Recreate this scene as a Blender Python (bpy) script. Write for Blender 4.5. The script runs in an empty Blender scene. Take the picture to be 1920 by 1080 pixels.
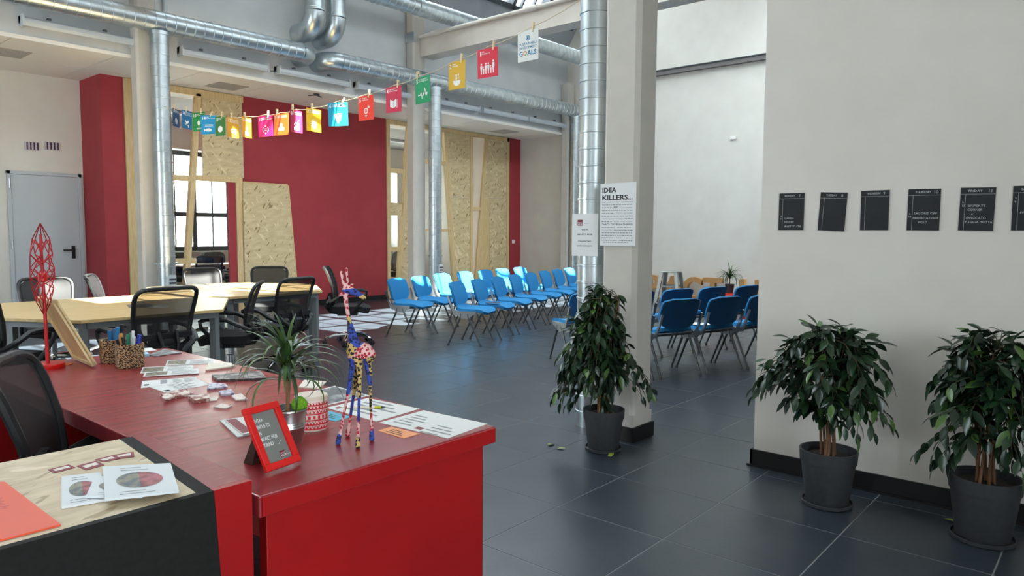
import bpy, math, random
from mathutils import Vector, Matrix
rnd = random.Random(7)
S = bpy.context.scene
COL = S.collection
PI = math.pi

# ------------------------------------------------------------------ camera
FPX, YAW, PITCH, ROLL, CAMZ = 1353.0, math.radians(40.628), math.radians(4.369), math.radians(0.317), 1.40
fw = Vector((math.cos(YAW)*math.cos(PITCH), math.sin(YAW)*math.cos(PITCH), -math.sin(PITCH)))
r0 = Vector((math.sin(YAW), -math.cos(YAW), 0)); u0 = r0.cross(fw)
rt = math.cos(ROLL)*r0 + math.sin(ROLL)*u0
up = -math.sin(ROLL)*r0 + math.cos(ROLL)*u0
EYE = Vector((0, 0, CAMZ))
cam = bpy.data.cameras.new('camera'); camo = bpy.data.objects.new('camera', cam); COL.objects.link(camo)
camo.matrix_world = Matrix(((rt.x, up.x, -fw.x, EYE.x), (rt.y, up.y, -fw.y, EYE.y), (rt.z, up.z, -fw.z, EYE.z), (0, 0, 0, 1)))
cam.sensor_width = 36; cam.lens = FPX/1920*36; cam.clip_start = .05; cam.clip_end = 200
S.camera = camo
def P(x, y, ax=2, v=0.0):
    """pixel of the 1920x1080 photograph -> point on the plane coord[ax] = v"""
    d = rt*((x-960)/FPX) - up*((y-540)/FPX) + fw
    return EYE + d*((v-EYE[ax])/d[ax])
def proj(p):
    q = Vector(p)-EYE; z = q.dot(fw)
    return (960+FPX*q.dot(rt)/z, 540-FPX*q.dot(up)/z, z)

# ------------------------------------------------------------------ light
W = bpy.data.worlds.new('sky'); S.world = W; W.use_nodes = True
bg = W.node_tree.nodes['Background']; bg.inputs[0].default_value = (.88, .94, 1.0, 1); bg.inputs[1].default_value = 14.5
sl = bpy.data.lights.new('sun', 'SUN'); sl.energy = 72; sl.angle = math.radians(.55); sl.color = (1, .95, .86)
so = bpy.data.objects.new('sun', sl); COL.objects.link(so)
SUN = Vector((-.10, 1.0, -1.19)).normalized()
so.rotation_euler = SUN.to_track_quat('-Z', 'Y').to_euler(); so.location = (4, -4, 12)
vs = S.view_settings
vs.view_transform = 'Standard'; vs.look = 'None'; vs.gamma = 1; vs.use_curve_mapping = False; vs.exposure = 0.3
def portal(loc, normal, sx, sy):
    l = bpy.data.lights.new('daylight_portal', 'AREA'); l.shape = 'RECTANGLE'; l.size = sx; l.size_y = sy
    l.cycles.is_portal = True
    o = bpy.data.objects.new('daylight_portal', l); COL.objects.link(o)
    n = Vector(normal).normalized()           # pointing into the room
    z = -n; x = Vector((1, 0, 0)) if abs(n.x) < .9 else Vector((0, 1, 0)); y = z.cross(x).normalized(); x = y.cross(z)
    o.matrix_world = Matrix(((x.x, y.x, z.x, loc[0]), (x.y, y.y, z.y, loc[1]), (x.z, y.z, z.z, loc[2]), (0, 0, 0, 1)))

# ------------------------------------------------------------------ helpers
def lin(c):
    return tuple(((v/255)/12.92 if v/255 <= .04045 else ((v/255+.055)/1.055)**2.4) for v in c) + (1,)
MATS = {}
def mat(name, c, rough=.5, metal=0., c2=None, scale=20, bump=0., bscale=None, spec=.5, stretch=None, detail=4, ramp=(.35, .65), coat=0):
    if name in MATS: return MATS[name]
    m = bpy.data.materials.new(name); m.use_nodes = True; nt = m.node_tree; b = nt.nodes['Principled BSDF']
    b.inputs['Base Color'].default_value = lin(c); b.inputs['Roughness'].default_value = rough
    b.inputs['Metallic'].default_value = metal; b.inputs['Specular IOR Level'].default_value = spec
    b.inputs['Coat Weight'].default_value = coat
    if c2 or bump:
        tc = nt.nodes.new('ShaderNodeTexCoord'); mp = nt.nodes.new('ShaderNodeMapping')
        nt.links.new(tc.outputs['Object'], mp.inputs[0])
        if stretch: mp.inputs['Scale'].default_value = stretch
    if c2:
        n = nt.nodes.new('ShaderNodeTexNoise'); n.inputs['Scale'].default_value = scale; n.inputs['Detail'].default_value = detail
        nt.links.new(mp.outputs[0], n.inputs['Vector'])
        r = nt.nodes.new('ShaderNodeValToRGB'); r.color_ramp.elements[0].position = ramp[0]; r.color_ramp.elements[1].position = ramp[1]
        r.color_ramp.elements[0].color = lin(c); r.color_ramp.elements[1].color = lin(c2)
        nt.links.new(n.outputs['Fac'], r.inputs[0]); nt.links.new(r.outputs[0], b.inputs['Base Color'])
    if bump:
        n = nt.nodes.new('ShaderNodeTexNoise'); n.inputs['Scale'].default_value = bscale or scale; n.inputs['Detail'].default_value = 4
        nt.links.new(mp.outputs[0], n.inputs['Vector'])
        bp = nt.nodes.new('ShaderNodeBump'); bp.inputs['Strength'].default_value = bump; bp.inputs['Distance'].default_value = .01
        nt.links.new(n.outputs['Fac'], bp.inputs['Height']); nt.links.new(bp.outputs[0], b.inputs['Normal'])
    MATS[name] = m; return m
def mat_cells(name, c_edge, c_in, scale, edge=.3, c_core=None, core=.12, rough=.8, stretch=None, bump=0):
    """voronoi spots: c_in inside the cells, c_edge between them"""
    if name in MATS: return MATS[name]
    m = bpy.data.materials.new(name); m.use_nodes = True; nt = m.node_tree; b = nt.nodes['Principled BSDF']
    b.inputs['Roughness'].default_value = rough
    tc = nt.nodes.new('ShaderNodeTexCoord'); mp = nt.nodes.new('ShaderNodeMapping'); nt.links.new(tc.outputs['Object'], mp.inputs[0])
    if stretch: mp.inputs['Scale'].default_value = stretch
    v = nt.nodes.new('ShaderNodeTexVoronoi'); v.inputs['Scale'].default_value = scale; nt.links.new(mp.outputs[0], v.inputs['Vector'])
    r = nt.nodes.new('ShaderNodeValToRGB'); e = r.color_ramp.elements
    e[0].position = 0; e[0].color = lin(c_core or c_in); e[1].position = edge+.04; e[1].color = lin(c_edge)
    q = e.new(edge); q.color = lin(c_in)
    if c_core:
        q = e.new(core); q.color = lin(c_core); q = e.new(core+.03); q.color = lin(c_in)
    nt.links.new(v.outputs['Distance'], r.inputs[0]); nt.links.new(r.outputs[0], b.inputs['Base Color'])
    if bump:
        bp = nt.nodes.new('ShaderNodeBump'); bp.inputs['Strength'].default_value = bump; bp.inputs['Distance'].default_value = .004; bp.invert = True
        nt.links.new(v.outputs['Distance'], bp.inputs['Height']); nt.links.new(bp.outputs[0], b.inputs['Normal'])
    MATS[name] = m; return m
def mat_osb(name, axis='z'):
    if name in MATS: return MATS[name]
    m = bpy.data.materials.new(name); m.use_nodes = True; nt = m.node_tree; b = nt.nodes['Principled BSDF']; b.inputs['Roughness'].default_value = .6
    tc = nt.nodes.new('ShaderNodeTexCoord'); out = None
    def ramp(fac, a, ca, bb, cb):
        r = nt.nodes.new('ShaderNodeValToRGB'); r.color_ramp.elements[0].position = a; r.color_ramp.elements[1].position = bb
        r.color_ramp.elements[0].color = lin(ca); r.color_ramp.elements[1].color = lin(cb); nt.links.new(fac, r.inputs[0]); return r.outputs[0]
    def noise(rot, sc, scale, det=3):
        mp = nt.nodes.new('ShaderNodeMapping'); mp.vector_type = 'TEXTURE'; mp.inputs['Rotation'].default_value = rot; mp.inputs['Scale'].default_value = tuple(1/v for v in sc)
        nt.links.new(tc.outputs['Object'], mp.inputs[0])
        n = nt.nodes.new('ShaderNodeTexNoise'); n.inputs['Scale'].default_value = scale; n.inputs['Detail'].default_value = det
        nt.links.new(mp.outputs[0], n.inputs['Vector']); return n.outputs['Fac']
    if axis == 'z': r1, r2, r3, sc = (0, .6, 0), (0, -.7, 0), (0, 1.4, 0), (4.5, 4.5, 1.3)
    else: r1, r2, r3, sc = (0, 0, .5), (0, 0, -.6), (0, 0, .1), (1.2, 3.4, 3.4)
    base = ramp(noise(r3, sc, 4, 5), .3, (196, 172, 130), .7, (222, 202, 162)) if axis == 'z' else ramp(noise(r3, sc, 7, 5), .3, (188, 166, 134), .7, (216, 198, 168))
    d1 = ramp(noise(r1, sc, 5.5 if axis == 'z' else 9, 1), .66, (0, 0, 0), .70, (255, 255, 255))
    d2 = ramp(noise(r2, sc, 4 if axis == 'z' else 7, 1), .62, (0, 0, 0), .70, (255, 255, 255))
    def mix(f, a, c):
        x = nt.nodes.new('ShaderNodeMix'); x.data_type = 'RGBA'; nt.links.new(f, x.inputs['Factor']); nt.links.new(a, x.inputs[6]); x.inputs[7].default_value = lin(c); return x.outputs[2]
    o = mix(d1, base, (146, 118, 78) if axis == 'z' else (172, 148, 116)); o = mix(d2, o, (230, 212, 174) if axis == 'z' else (222, 206, 180))
    nt.links.new(o, b.inputs['Base Color'])
    MATS[name] = m; return m
def mat_thin(name, tint, fac, rough=.5, gloss=False):
    """open weave or thin glass: partly see-through sheet"""
    if name in MATS: return MATS[name]
    m = bpy.data.materials.new(name); m.use_nodes = True; nt = m.node_tree; b = nt.nodes['Principled BSDF']; o = nt.nodes['Material Output']
    t = nt.nodes.new('ShaderNodeBsdfTransparent'); mx = nt.nodes.new('ShaderNodeMixShader')
    if gloss:
        g = nt.nodes.new('ShaderNodeBsdfGlossy'); g.inputs['Roughness'].default_value = .02
        lw = nt.nodes.new('ShaderNodeLayerWeight'); lw.inputs[0].default_value = .25
        mm = nt.nodes.new('ShaderNodeMath'); mm.operation = 'MULTIPLY_ADD'; mm.inputs[1].default_value = .5; mm.inputs[2].default_value = .03
        nt.links.new(lw.outputs['Fresnel'], mm.inputs[0]); nt.links.new(mm.outputs[0], mx.inputs[0])
        t.inputs[0].default_value = lin(tint); nt.links.new(t.outputs[0], mx.inputs[1]); nt.links.new(g.outputs[0], mx.inputs[2])
    else:
        b.inputs['Base Color'].default_value = lin(tint); b.inputs['Roughness'].default_value = rough
        mx.inputs[0].default_value = fac; nt.links.new(t.outputs[0], mx.inputs[1]); nt.links.new(b.outputs[0], mx.inputs[2])
    nt.links.new(mx.outputs[0], o.inputs[0]); MATS[name] = m; return m

class MB:
    def __init__(s): s.v = []; s.f = []
    def quad(s, a, b, c, d):
        n = len(s.v); s.v += [tuple(a), tuple(b), tuple(c), tuple(d)]; s.f.append((n, n+1, n+2, n+3)); return s
    def poly(s, pts):
        n = len(s.v); s.v += [tuple(p) for p in pts]; s.f.append(tuple(range(n, n+len(pts)))); return s
    def box(s, x0, x1, y0, y1, z0, z1):
        n = len(s.v)
        s.v += [(x0, y0, z0), (x1, y0, z0), (x1, y1, z0), (x0, y1, z0), (x0, y0, z1), (x1, y0, z1), (x1, y1, z1), (x0, y1, z1)]
        s.f += [(n, n+3, n+2, n+1), (n+4, n+5, n+6, n+7), (n, n+1, n+5, n+4), (n+1, n+2, n+6, n+5), (n+2, n+3, n+7, n+6), (n+3, n, n+4, n+7)]; return s
    def hexa(s, bot, top):
        """prism between two polygons with the same number of points"""
        n = len(s.v); k = len(bot); s.v += [tuple(p) for p in bot]+[tuple(p) for p in top]
        s.f.append(tuple(n+i for i in reversed(range(k)))); s.f.append(tuple(n+k+i for i in range(k)))
        for i in range(k):
            j = (i+1) % k; s.f.append((n+i, n+j, n+k+j, n+k+i))
        return s
    def prism(s, pts, ax, lo, hi):
        def put(p, h):
            q = list(p); q.insert(ax, h); return q
        return s.hexa([put(p, lo) for p in pts], [put(p, hi) for p in pts])
    def bar(s, a, b, w, h, upv=(0, 0, 1)):
        a = Vector(a); b = Vector(b); d = (b-a).normalized(); sd = d.cross(Vector(upv))
        if sd.length < 1e-4: sd = d.cross(Vector((1, 0, 0)))
        sd.normalize(); u = sd.cross(d); sd = sd*w/2; u = u*h/2
        return s.hexa([a-sd-u, a+sd-u, a+sd+u, a-sd+u], [b-sd-u, b+sd-u, b+sd+u, b-sd+u])
    def tube(s, pts, r, n=8, closed=False, caps=True, squash=None):
        pts = [Vector(p) for p in pts]; k = len(pts); rr = r if isinstance(r, (list, tuple)) else [r]*k
        base = len(s.v); prev = None
        for i, p in enumerate(pts):
            a = pts[(i-1) % k] if (closed or i > 0) else p; b = pts[(i+1) % k] if (closed or i < k-1) else p
            t = (b-a).normalized()
            if prev is None:
                x = t.cross(Vector((0, 0, 1)));
                if x.length < .05: x = t.cross(Vector((1, 0, 0)))
            else: x = prev-t*prev.dot(t)
            x.normalize(); prev = x; y = t.cross(x)
            for j in range(n):
                an = 2*PI*j/n; s.v.append(tuple(p+(x*math.cos(an)+y*math.sin(an)*(squash or 1))*rr[i]))
        m = k if closed else k-1
        for i in range(m):
            for j in range(n):
                a = base+i*n+j; b = base+i*n+(j+1) % n; c = base+((i+1) % k)*n+(j+1) % n; d = base+((i+1) % k)*n+j
                s.f.append((a, b, c, d))
        if caps and not closed:
            s.f.append(tuple(base+j for j in reversed(range(n)))); s.f.append(tuple(base+(k-1)*n+j for j in range(n)))
        return s
    def lathe(s, prof, n=24, c=(0, 0, 0), ph=0.):
        base = len(s.v)
        for r, z in prof:
            for j in range(n):
                an = 2*PI*j/n+ph; s.v.append((c[0]+r*math.cos(an), c[1]+r*math.sin(an), c[2]+z))
        for i in range(len(prof)-1):
            for j in range(n):
                a = base+i*n+j; b = base+i*n+(j+1) % n; s.f.append((a, b, b+n, a+n))
        s.f.append(tuple(base+j for j in reversed(range(n)))); s.f.append(tuple(base+(len(prof)-1)*n+j for j in range(n)))
        return s
    def ball(s, c, r, n=12, m=8):
        rr = r if isinstance(r, tuple) else (r, r, r); base = len(s.v)
        for i in range(m+1):
            t = PI*i/m
            for j in range(n):
                a = 2*PI*j/n; s.v.append((c[0]+rr[0]*math.sin(t)*math.cos(a), c[1]+rr[1]*math.sin(t)*math.sin(a), c[2]+rr[2]*math.cos(t)))
        for i in range(m):
            for j in range(n):
                a = base+i*n+j; b = base+i*n+(j+1) % n; s.f.append((a, a+n, b+n, b))
        return s
    def shell(s, fn, nu, nv, th):
        """closed slab around the surface fn(u,v), u,v in 0..1, thickness th"""
        g = [[Vector(fn(i/nu, j/nv)) for j in range(nv+1)] for i in range(nu+1)]; base = len(s.v); N = (nu+1)*(nv+1)
        nr = []
        for i in range(nu+1):
            for j in range(nv+1):
                a = g[min(i+1, nu)][j]-g[max(i-1, 0)][j]; b = g[i][min(j+1, nv)]-g[i][max(j-1, 0)]
                c = a.cross(b); nr.append(c.normalized() if c.length > 1e-9 else Vector((0, 0, 0)))
        for sg in (.5, -.5):
            for i in range(nu+1):
                for j in range(nv+1): s.v.append(tuple(g[i][j]+nr[i*(nv+1)+j]*th*sg))
        id = lambda i, j, k: base+k*N+i*(nv+1)+j
        for i in range(nu):
            for j in range(nv):
                s.f.append((id(i, j, 0), id(i+1, j, 0), id(i+1, j+1, 0), id(i, j+1, 0)))
                s.f.append((id(i, j, 1), id(i, j+1, 1), id(i+1, j+1, 1), id(i+1, j, 1)))
        rim = [(i, 0) for i in range(nu)]+[(nu, j) for j in range(nv)]+[(i, nv) for i in range(nu, 0, -1)]+[(0, j) for j in range(nv, 0, -1)]
        for k in range(len(rim)):
            a = rim[k]; b = rim[(k+1) % len(rim)]; s.f.append((id(*a, 0), id(*a, 1), id(*b, 1), id(*b, 0)))
        return s
    def mesh(s, name, smooth=True, origin=None):
        m = bpy.data.meshes.new(name)
        v = s.v if origin is None else [(p[0]-origin[0], p[1]-origin[1], p[2]-origin[2]) for p in s.v]
        m.from_pydata(v, [], s.f); m.validate()
        if smooth:
            m.polygons.foreach_set('use_smooth', [True]*len(m.polygons)); m.set_sharp_from_angle(angle=.7)
        return m
    def build(s, name, material, parent=None, origin=None, bev=0, smooth=True, loc=None):
        if origin is None and parent is not None and parent.get('_o'): origin = tuple(parent['_o'])
        o = bpy.data.objects.new(name, s.mesh(name, smooth, origin)); COL.objects.link(o)
        if material: o.data.materials.append(material)
        if parent: o.parent = parent
        if loc: o.location = loc
        if bev:
            b = o.modifiers.new('bevel', 'BEVEL'); b.width = bev; b.segments = 2; b.limit_method = 'ANGLE'
        return o
def tag(o, label=None, cat=None, group=None, kind=None):
    if label: o['label'] = label
    if cat: o['category'] = cat
    if group: o['group'] = group
    if kind: o['kind'] = kind
    return o
def thing(name, label, cat, loc=(0, 0, 0), rz=0, group=None, kind=None, world=False):
    """Empty at a thing's base; world=True: its parts are written in world coordinates"""
    o = bpy.data.objects.new(name, None); COL.objects.link(o); o.empty_display_size = .1
    o.location = loc; o.rotation_euler = (0, 0, rz)
    if world: o['_o'] = tuple(loc)
    return tag(o, label, cat, group, kind)
def link(name, me, parent, loc=(0, 0, 0), rot=(0, 0, 0)):
    o = bpy.data.objects.new(name, me); COL.objects.link(o); o.parent = parent; o.location = loc; o.rotation_euler = rot; return o
def text(mb, s, x, z, size, y=0., align='LEFT', width=None, shear=0., bold=0., spacing=1.):
    """add flat lettering to mb in the local x-z plane (front is -y)"""
    c = bpy.data.curves.new('t', 'FONT'); c.body = s; c.size = size; c.align_x = align; c.resolution_u = 2; c.fill_mode = 'FRONT'
    c.shear = shear; c.offset = bold*size; c.space_character = spacing
    o = bpy.data.objects.new('t', c); m = o.to_mesh()
    n = len(mb.v); k = 1.
    if width and len(m.vertices):
        xs = [v.co.x for v in m.vertices]; k = width/max(1e-6, max(xs)-min(xs))
    mb.v += [(x+v.co.x*k, y, z+v.co.y) for v in m.vertices]; mb.f += [tuple(n+i for i in p.vertices) for p in m.polygons]
    o.to_mesh_clear(); bpy.data.objects.remove(o); bpy.data.curves.remove(c)
def rect(mb, x0, x1, z0, z1, y=0.): mb.quad((x0, y, z0), (x1, y, z0), (x1, y, z1), (x0, y, z1))
def disc(mb, x, z, r, y=0., n=16, rz=None): mb.poly([(x+r*math.cos(2*PI*i/n), y, z+(rz or r)*math.sin(2*PI*i/n)) for i in range(n)])
def ring(mb, x, z, ra, rb, y=0., a0=0., a1=2*PI, n=20):
    for i in range(n):
        p, q = a0+(a1-a0)*i/n, a0+(a1-a0)*(i+1)/n
        mb.quad((x+ra*math.cos(p), y, z+ra*math.sin(p)), (x+rb*math.cos(p), y, z+rb*math.sin(p)), (x+rb*math.cos(q), y, z+rb*math.sin(q)), (x+ra*math.cos(q), y, z+ra*math.sin(q)))
def stroke(mb, pts, w, y=0.):
    for (ax, az), (bx, bz) in zip(pts, pts[1:]):
        d = Vector((bx-ax, bz-az)); L = d.length or 1; n = Vector((-d.y, d.x))/L*w/2; e = d/L*w*.3
        mb.quad((ax-e.x-n.x, y, az-e.y-n.y), (bx+e.x-n.x, y, bz+e.y-n.y), (bx+e.x+n.x, y, bz+e.y+n.y), (ax-e.x+n.x, y, az-e.y+n.y))
def spoly(mb, pts, y=0.): mb.poly([(p[0], y, p[1]) for p in pts])

# ------------------------------------------------------------------ materials
WHITE = mat('white_paint', (226, 221, 212), .75, c2=(221, 215, 206), scale=3, bump=.04, bscale=90)
CEILW = mat('ceiling_white', (236, 230, 222), .8)
GREYW = mat('upper_wall_paint', (205, 206, 206), .8, c2=(196, 197, 198), scale=2)
REDW = mat('red_wall_paint', (166, 54, 62), .7, c2=(160, 50, 58), scale=3)
CONC = mat('painted_concrete', (206, 199, 190), .75, c2=(200, 193, 184), scale=5, bump=.05, bscale=50)
ROOF = mat('roof_lining', (150, 153, 156), .7)
DARKF = mat('dark_steel', (62, 66, 72), .45)
BLACK = mat('black_plastic', (22, 22, 24), .45)
BLKB = mat('black_skirting', (16, 16, 17), .5)
TILE = mat('slate_tile', (43, 50, 58), .34, c2=(52, 59, 67), scale=2.5, bump=.05, bscale=60, spec=.55)
GROUT = mat('tile_grout', (122, 124, 126), .8)
GALV = mat('galvanised_steel', (190, 199, 204), .36, 1., c2=(210, 217, 220), scale=7, bump=.02, bscale=12)
GALVD = mat('duct_seam', (130, 138, 144), .4, 1.)
BLUEF = mat('blue_fabric', (28, 128, 186), .85, c2=(24, 116, 172), scale=180, bump=.15, bscale=500)
BLUER = mat('blue_back_shell', (22, 84, 132), .7, c2=(20, 78, 124), scale=120)
ALU = mat('cast_aluminium', (205, 207, 210), .3, 1.)
STEEL = mat('leg_steel', (120, 122, 124), .3, 1.)
CHROME = mat('chrome', (225, 225, 228), .08, 1.)
WOODT = mat('maple_table', (214, 184, 132), .38, c2=(200, 168, 114), scale=3, stretch=(1, 9, 9), detail=6)
WOODE = mat('pine_timber', (222, 196, 150), .6, c2=(206, 176, 126), scale=4, stretch=(14, 14, 1.2), detail=5)
WOODB = mat('beech', (206, 168, 118), .5, c2=(190, 150, 100), scale=5, stretch=(4, 4, 1))
GREYM = mat('grey_table_leg', (120, 124, 126), .4, .2)
OSBV = mat_osb('osb_board', 'z'); OSBH = mat_osb('osb_top', 'x')
DRED = mat('red_lacquer', (168, 22, 24), .34, c2=(158, 20, 23), scale=3, bump=.02, bscale=40)
DREDT = mat('red_worktop', (150, 44, 50), .27, c2=(140, 40, 46), scale=4, stretch=(1, 8, 1), bump=.04, bscale=60)
CHAR = mat('charcoal_laminate', (34, 33, 32), .75, c2=(29, 28, 27), scale=60, spec=.2)
SCAR = mat('worn_red_laminate', (138, 30, 40), .3, c2=(176, 96, 92), scale=26, stretch=(.5, 6, 1), ramp=(.58, .75))
PAPER = mat('paper', (226, 226, 224), .8); PAPERC = mat('cream_paper', (232, 222, 206), .8)
INK = mat('ink', (48, 48, 52), .8); INKL = mat('pale_ink', (150, 150, 152), .8); HUBR = mat('maroon_print', (128, 32, 44), .6)
CHALKB = mat('chalkboard', (30, 32, 35), .75, c2=(38, 40, 43), scale=6); CHALK = mat('chalk', (196, 198, 200), .9)
FRED = mat('gloss_red', (214, 26, 24), .35); LRED = mat('lamp_red', (196, 24, 36), .35)
MESHB = mat_thin('chair_mesh', (30, 28, 30), .68, .7)
CUSH = mat('black_upholstery', (20, 20, 22), .85, c2=(28, 28, 30), scale=200)
GLASS = mat_thin('pane_glass', (246, 250, 250), .1, gloss=True)
POT = mat('charcoal_pot', (58, 60, 64), .6, c2=(50, 52, 56), scale=40); SOIL = mat('potting_soil', (28, 22, 18), .95, c2=(46, 38, 32), scale=60, bump=.8, bscale=60)
BARK = mat('ficus_bark', (138, 98, 66), .8, c2=(104, 74, 50), scale=30, stretch=(1, 1, .2))
LEAFM = [mat('ficus_leaf_dark', (26, 46, 30), .3), mat('ficus_leaf_mid', (34, 60, 36), .3), mat('ficus_leaf_light', (72, 104, 44), .35)]
DRAC = [mat('dracaena_leaf', (64, 92, 44), .4, c2=(92, 110, 56), scale=5), mat('dracaena_leaf_dark', (46, 72, 38), .4)]
LAMPW = mat('lamp_white', (196, 200, 204), .45); DIFF = mat('lamp_diffuser', (186, 192, 198), .3)
CARDB = mat('cardboard', (196, 148, 94), .8, c2=(186, 138, 86), scale=12)
PEG = mat('peg_wood', (226, 204, 162), .6); STRING = mat('twine', (200, 184, 156), .9)
DOORG = mat('grey_door', (190, 196, 200), .5); SIGNW = mat('sign_white', (232, 232, 232), .7)
TIN = mat('tin_pot', (178, 178, 180), .3, 1., c2=(196, 196, 198), scale=9)

# ------------------------------------------------------------------ setting: floor
YP = 11.87           # partition plane
XE = 14.13           # end wall
YS = 10.42           # soffit edge
ZC = 3.74            # low ceiling
fl = thing('floor', 'dark slate floor of large square tiles', 'floor', kind='structure')
MB().box(-3.1, 14.4, -3.1, 16.2, -.15, -.0015).build('slab', GROUT, fl, smooth=False)
TX, TY, GAP = .59, .60, .004
tmb = MB().hexa([(-TX/2+GAP/2, -TY/2+GAP/2, -.012), (TX/2-GAP/2, -TY/2+GAP/2, -.012), (TX/2-GAP/2, TY/2-GAP/2, -.012), (-TX/2+GAP/2, TY/2-GAP/2, -.012)],
                [(-TX/2+GAP, -TY/2+GAP, 0), (TX/2-GAP, -TY/2+GAP, 0), (TX/2-GAP, TY/2-GAP, 0), (-TX/2+GAP, TY/2-GAP, 0)])
tme = tmb.mesh('tile', False); tme.materials.append(TILE)
tiles = []
for i in range(-11, 20):
    for j in range(-6, 27):
        cx, cy = 2.90+TX*(i+.5), .366+TY*(j+.5)
        if cx-TX/2 < -3.1 or cx+TX/2 > 14.45 or cy+TY/2 > 16.2: continue
        x, y, z = proj((cx, cy, 0))
        hid = (cx < 1.6 and cy < 3.9) or (cx > 4.3 and cy < .9) or cy > 12
        vis = z > .5 and -60 < x < 1980 and y < 1200 and not hid
        tiles.append((z if vis else 1000+z, cx, cy))
tiles.sort(); rest = MB()
for k, (z, cx, cy) in enumerate(tiles):
    if k < 290 and z < 900: link('tile', tme, fl, (cx, cy, 0))
    else:
        n = len(rest.v); rest.v += [(a+cx, b+cy, c) for a, b, c in tmb.v]; rest.f += [tuple(n+q for q in f) for f in tmb.f]
tag(rest.build('distant_tiles', TILE, fl, smooth=False), kind='stuff')

def struct(name, mb, m, label=None, cat=None, bev=0, smooth=False):
    return tag(mb.build(name, m, bev=bev, smooth=smooth), label, cat or name.split('_')[0], kind='structure')

# walls
struct('wall_right', MB().box(4.22, 4.37, -3.1, 1.68, 0, 3.9), WHITE, 'white wall carrying the row of small blackboards', 'wall')
struct('baseboard_right', MB().box(4.205, 4.219, -3.1, 1.695, 0, .10).box(4.205, 4.385, 1.681, 1.695, 0, .10).box(4.19, 4.205, -3.1, 1.71, 0, .012), BLKB, 'black skirting along the blackboard wall', 'baseboard')
struct('wall_back', MB().box(-3.1, XE, YS, YS+.16, ZC+.03, 5.76), GREYW, 'pale upper wall above the low ceiling, behind the ducts', 'wall')
gable = MB(); gable.prism([(-3.1, 0), (16.2, 0), (16.2, 5.76), (10.42, 5.76), (8.95, 8.2), (2.5, 5.76), (-3.1, 5.76)], 0, XE, XE+.2)
struct('wall_end', gable, WHITE, 'tall white end wall of the hall', 'wall')
struct('wall_left', MB().box(-3.1, 4.32, 12.67, 12.8, 0, ZC), WHITE, 'white wall around the grey door', 'wall')
rb = MB().box(4.32, 4.64, YP-.02, 12.9, 0, ZC)
struct('wall_red_corner', rb, REDW, 'dark red wall block beside the grey door', 'wall')
struct('wall_red', MB().box(6.605, 9.774, YP-.02, YP+.15, 0, ZC), REDW, 'wide dark red wall between the timber partitions', 'wall')
struct('wall_red_strip', MB().box(13.66, XE, YP-.01, YP+.15, 0, ZC), REDW, 'narrow dark red wall strip next to the end wall', 'wall')
struct('baseboard_red', MB().box(7.75, 9.774, YP-.034, YP-.021, 0, .09).box(13.66, XE, YP-.025, YP-.011, 0, .09), BLKB, 'black skirting under the dark red wall', 'baseboard')
struct('trim_1', MB().box(-3.1, XE, YS-.025, YS+.02, ZC-.02, ZC+.03), CEILW, 'white edge trim of the low ceiling', 'trim')
# low ceiling of panels
ce = thing('ceiling', 'white panelled low ceiling over the back strip of the hall', 'ceiling', kind='structure')
MB().box(-3.1, XE, YS+.02, 16.2, ZC+.012, ZC+.12).build('deck', mat('ceiling_joint_shade', (170, 164, 156), .8), ce, smooth=False)  # deck coloured grey to stand for shadow in the panel gaps
pm_ = MB().box(-.593, .593, -.593, .593, 0, .02).mesh('ceiling_panel', False); pm_.materials.append(CEILW)
for i in range(-1, 12):
    for j in range(2):
        link('ceiling_panel', pm_, ce, (1.05+1.2*i, YS+.63+1.2*j, ZC))
VENT = mat('vent_grey', (176, 170, 162), .7)
for k, (px, py) in enumerate([(8, 98), (425, 162), (945, 247)]):
    q = P(px, py, 2, ZC-.004)
    v = thing('ceiling_vent', ['square grey vent in the low ceiling above the grey door wall', 'square grey vent in the low ceiling above the tall chipboard panel', 'square grey vent in the low ceiling near the end wall'][k], 'vent', (q.x, max(q.y, YS+.4), ZC), group='ceiling vents')
    MB().box(-.25, .25, -.25, .25, -.008, -.001).build('plate', VENT, v)
    for s in range(6): MB().box(-.22, .22, -.20+s*.072, -.17+s*.072, -.012, -.008).build('slat', VENT, v)
q = P(593, 176, 2, ZC)
sp = thing('sprinkler', 'small dark ceiling sensor with three prongs under the low ceiling', 'sensor', (q.x, q.y, ZC))
MB().lathe([(.03, -.03), (.05, -.001)], 12).build('cap', DARKF, sp)
for a in range(3): MB().bar((0, 0, -.02), (.13*math.cos(a*2.1+.3), .13*math.sin(a*2.1+.3), -.035), .02, .012).build('prong', DARKF, sp)

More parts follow.
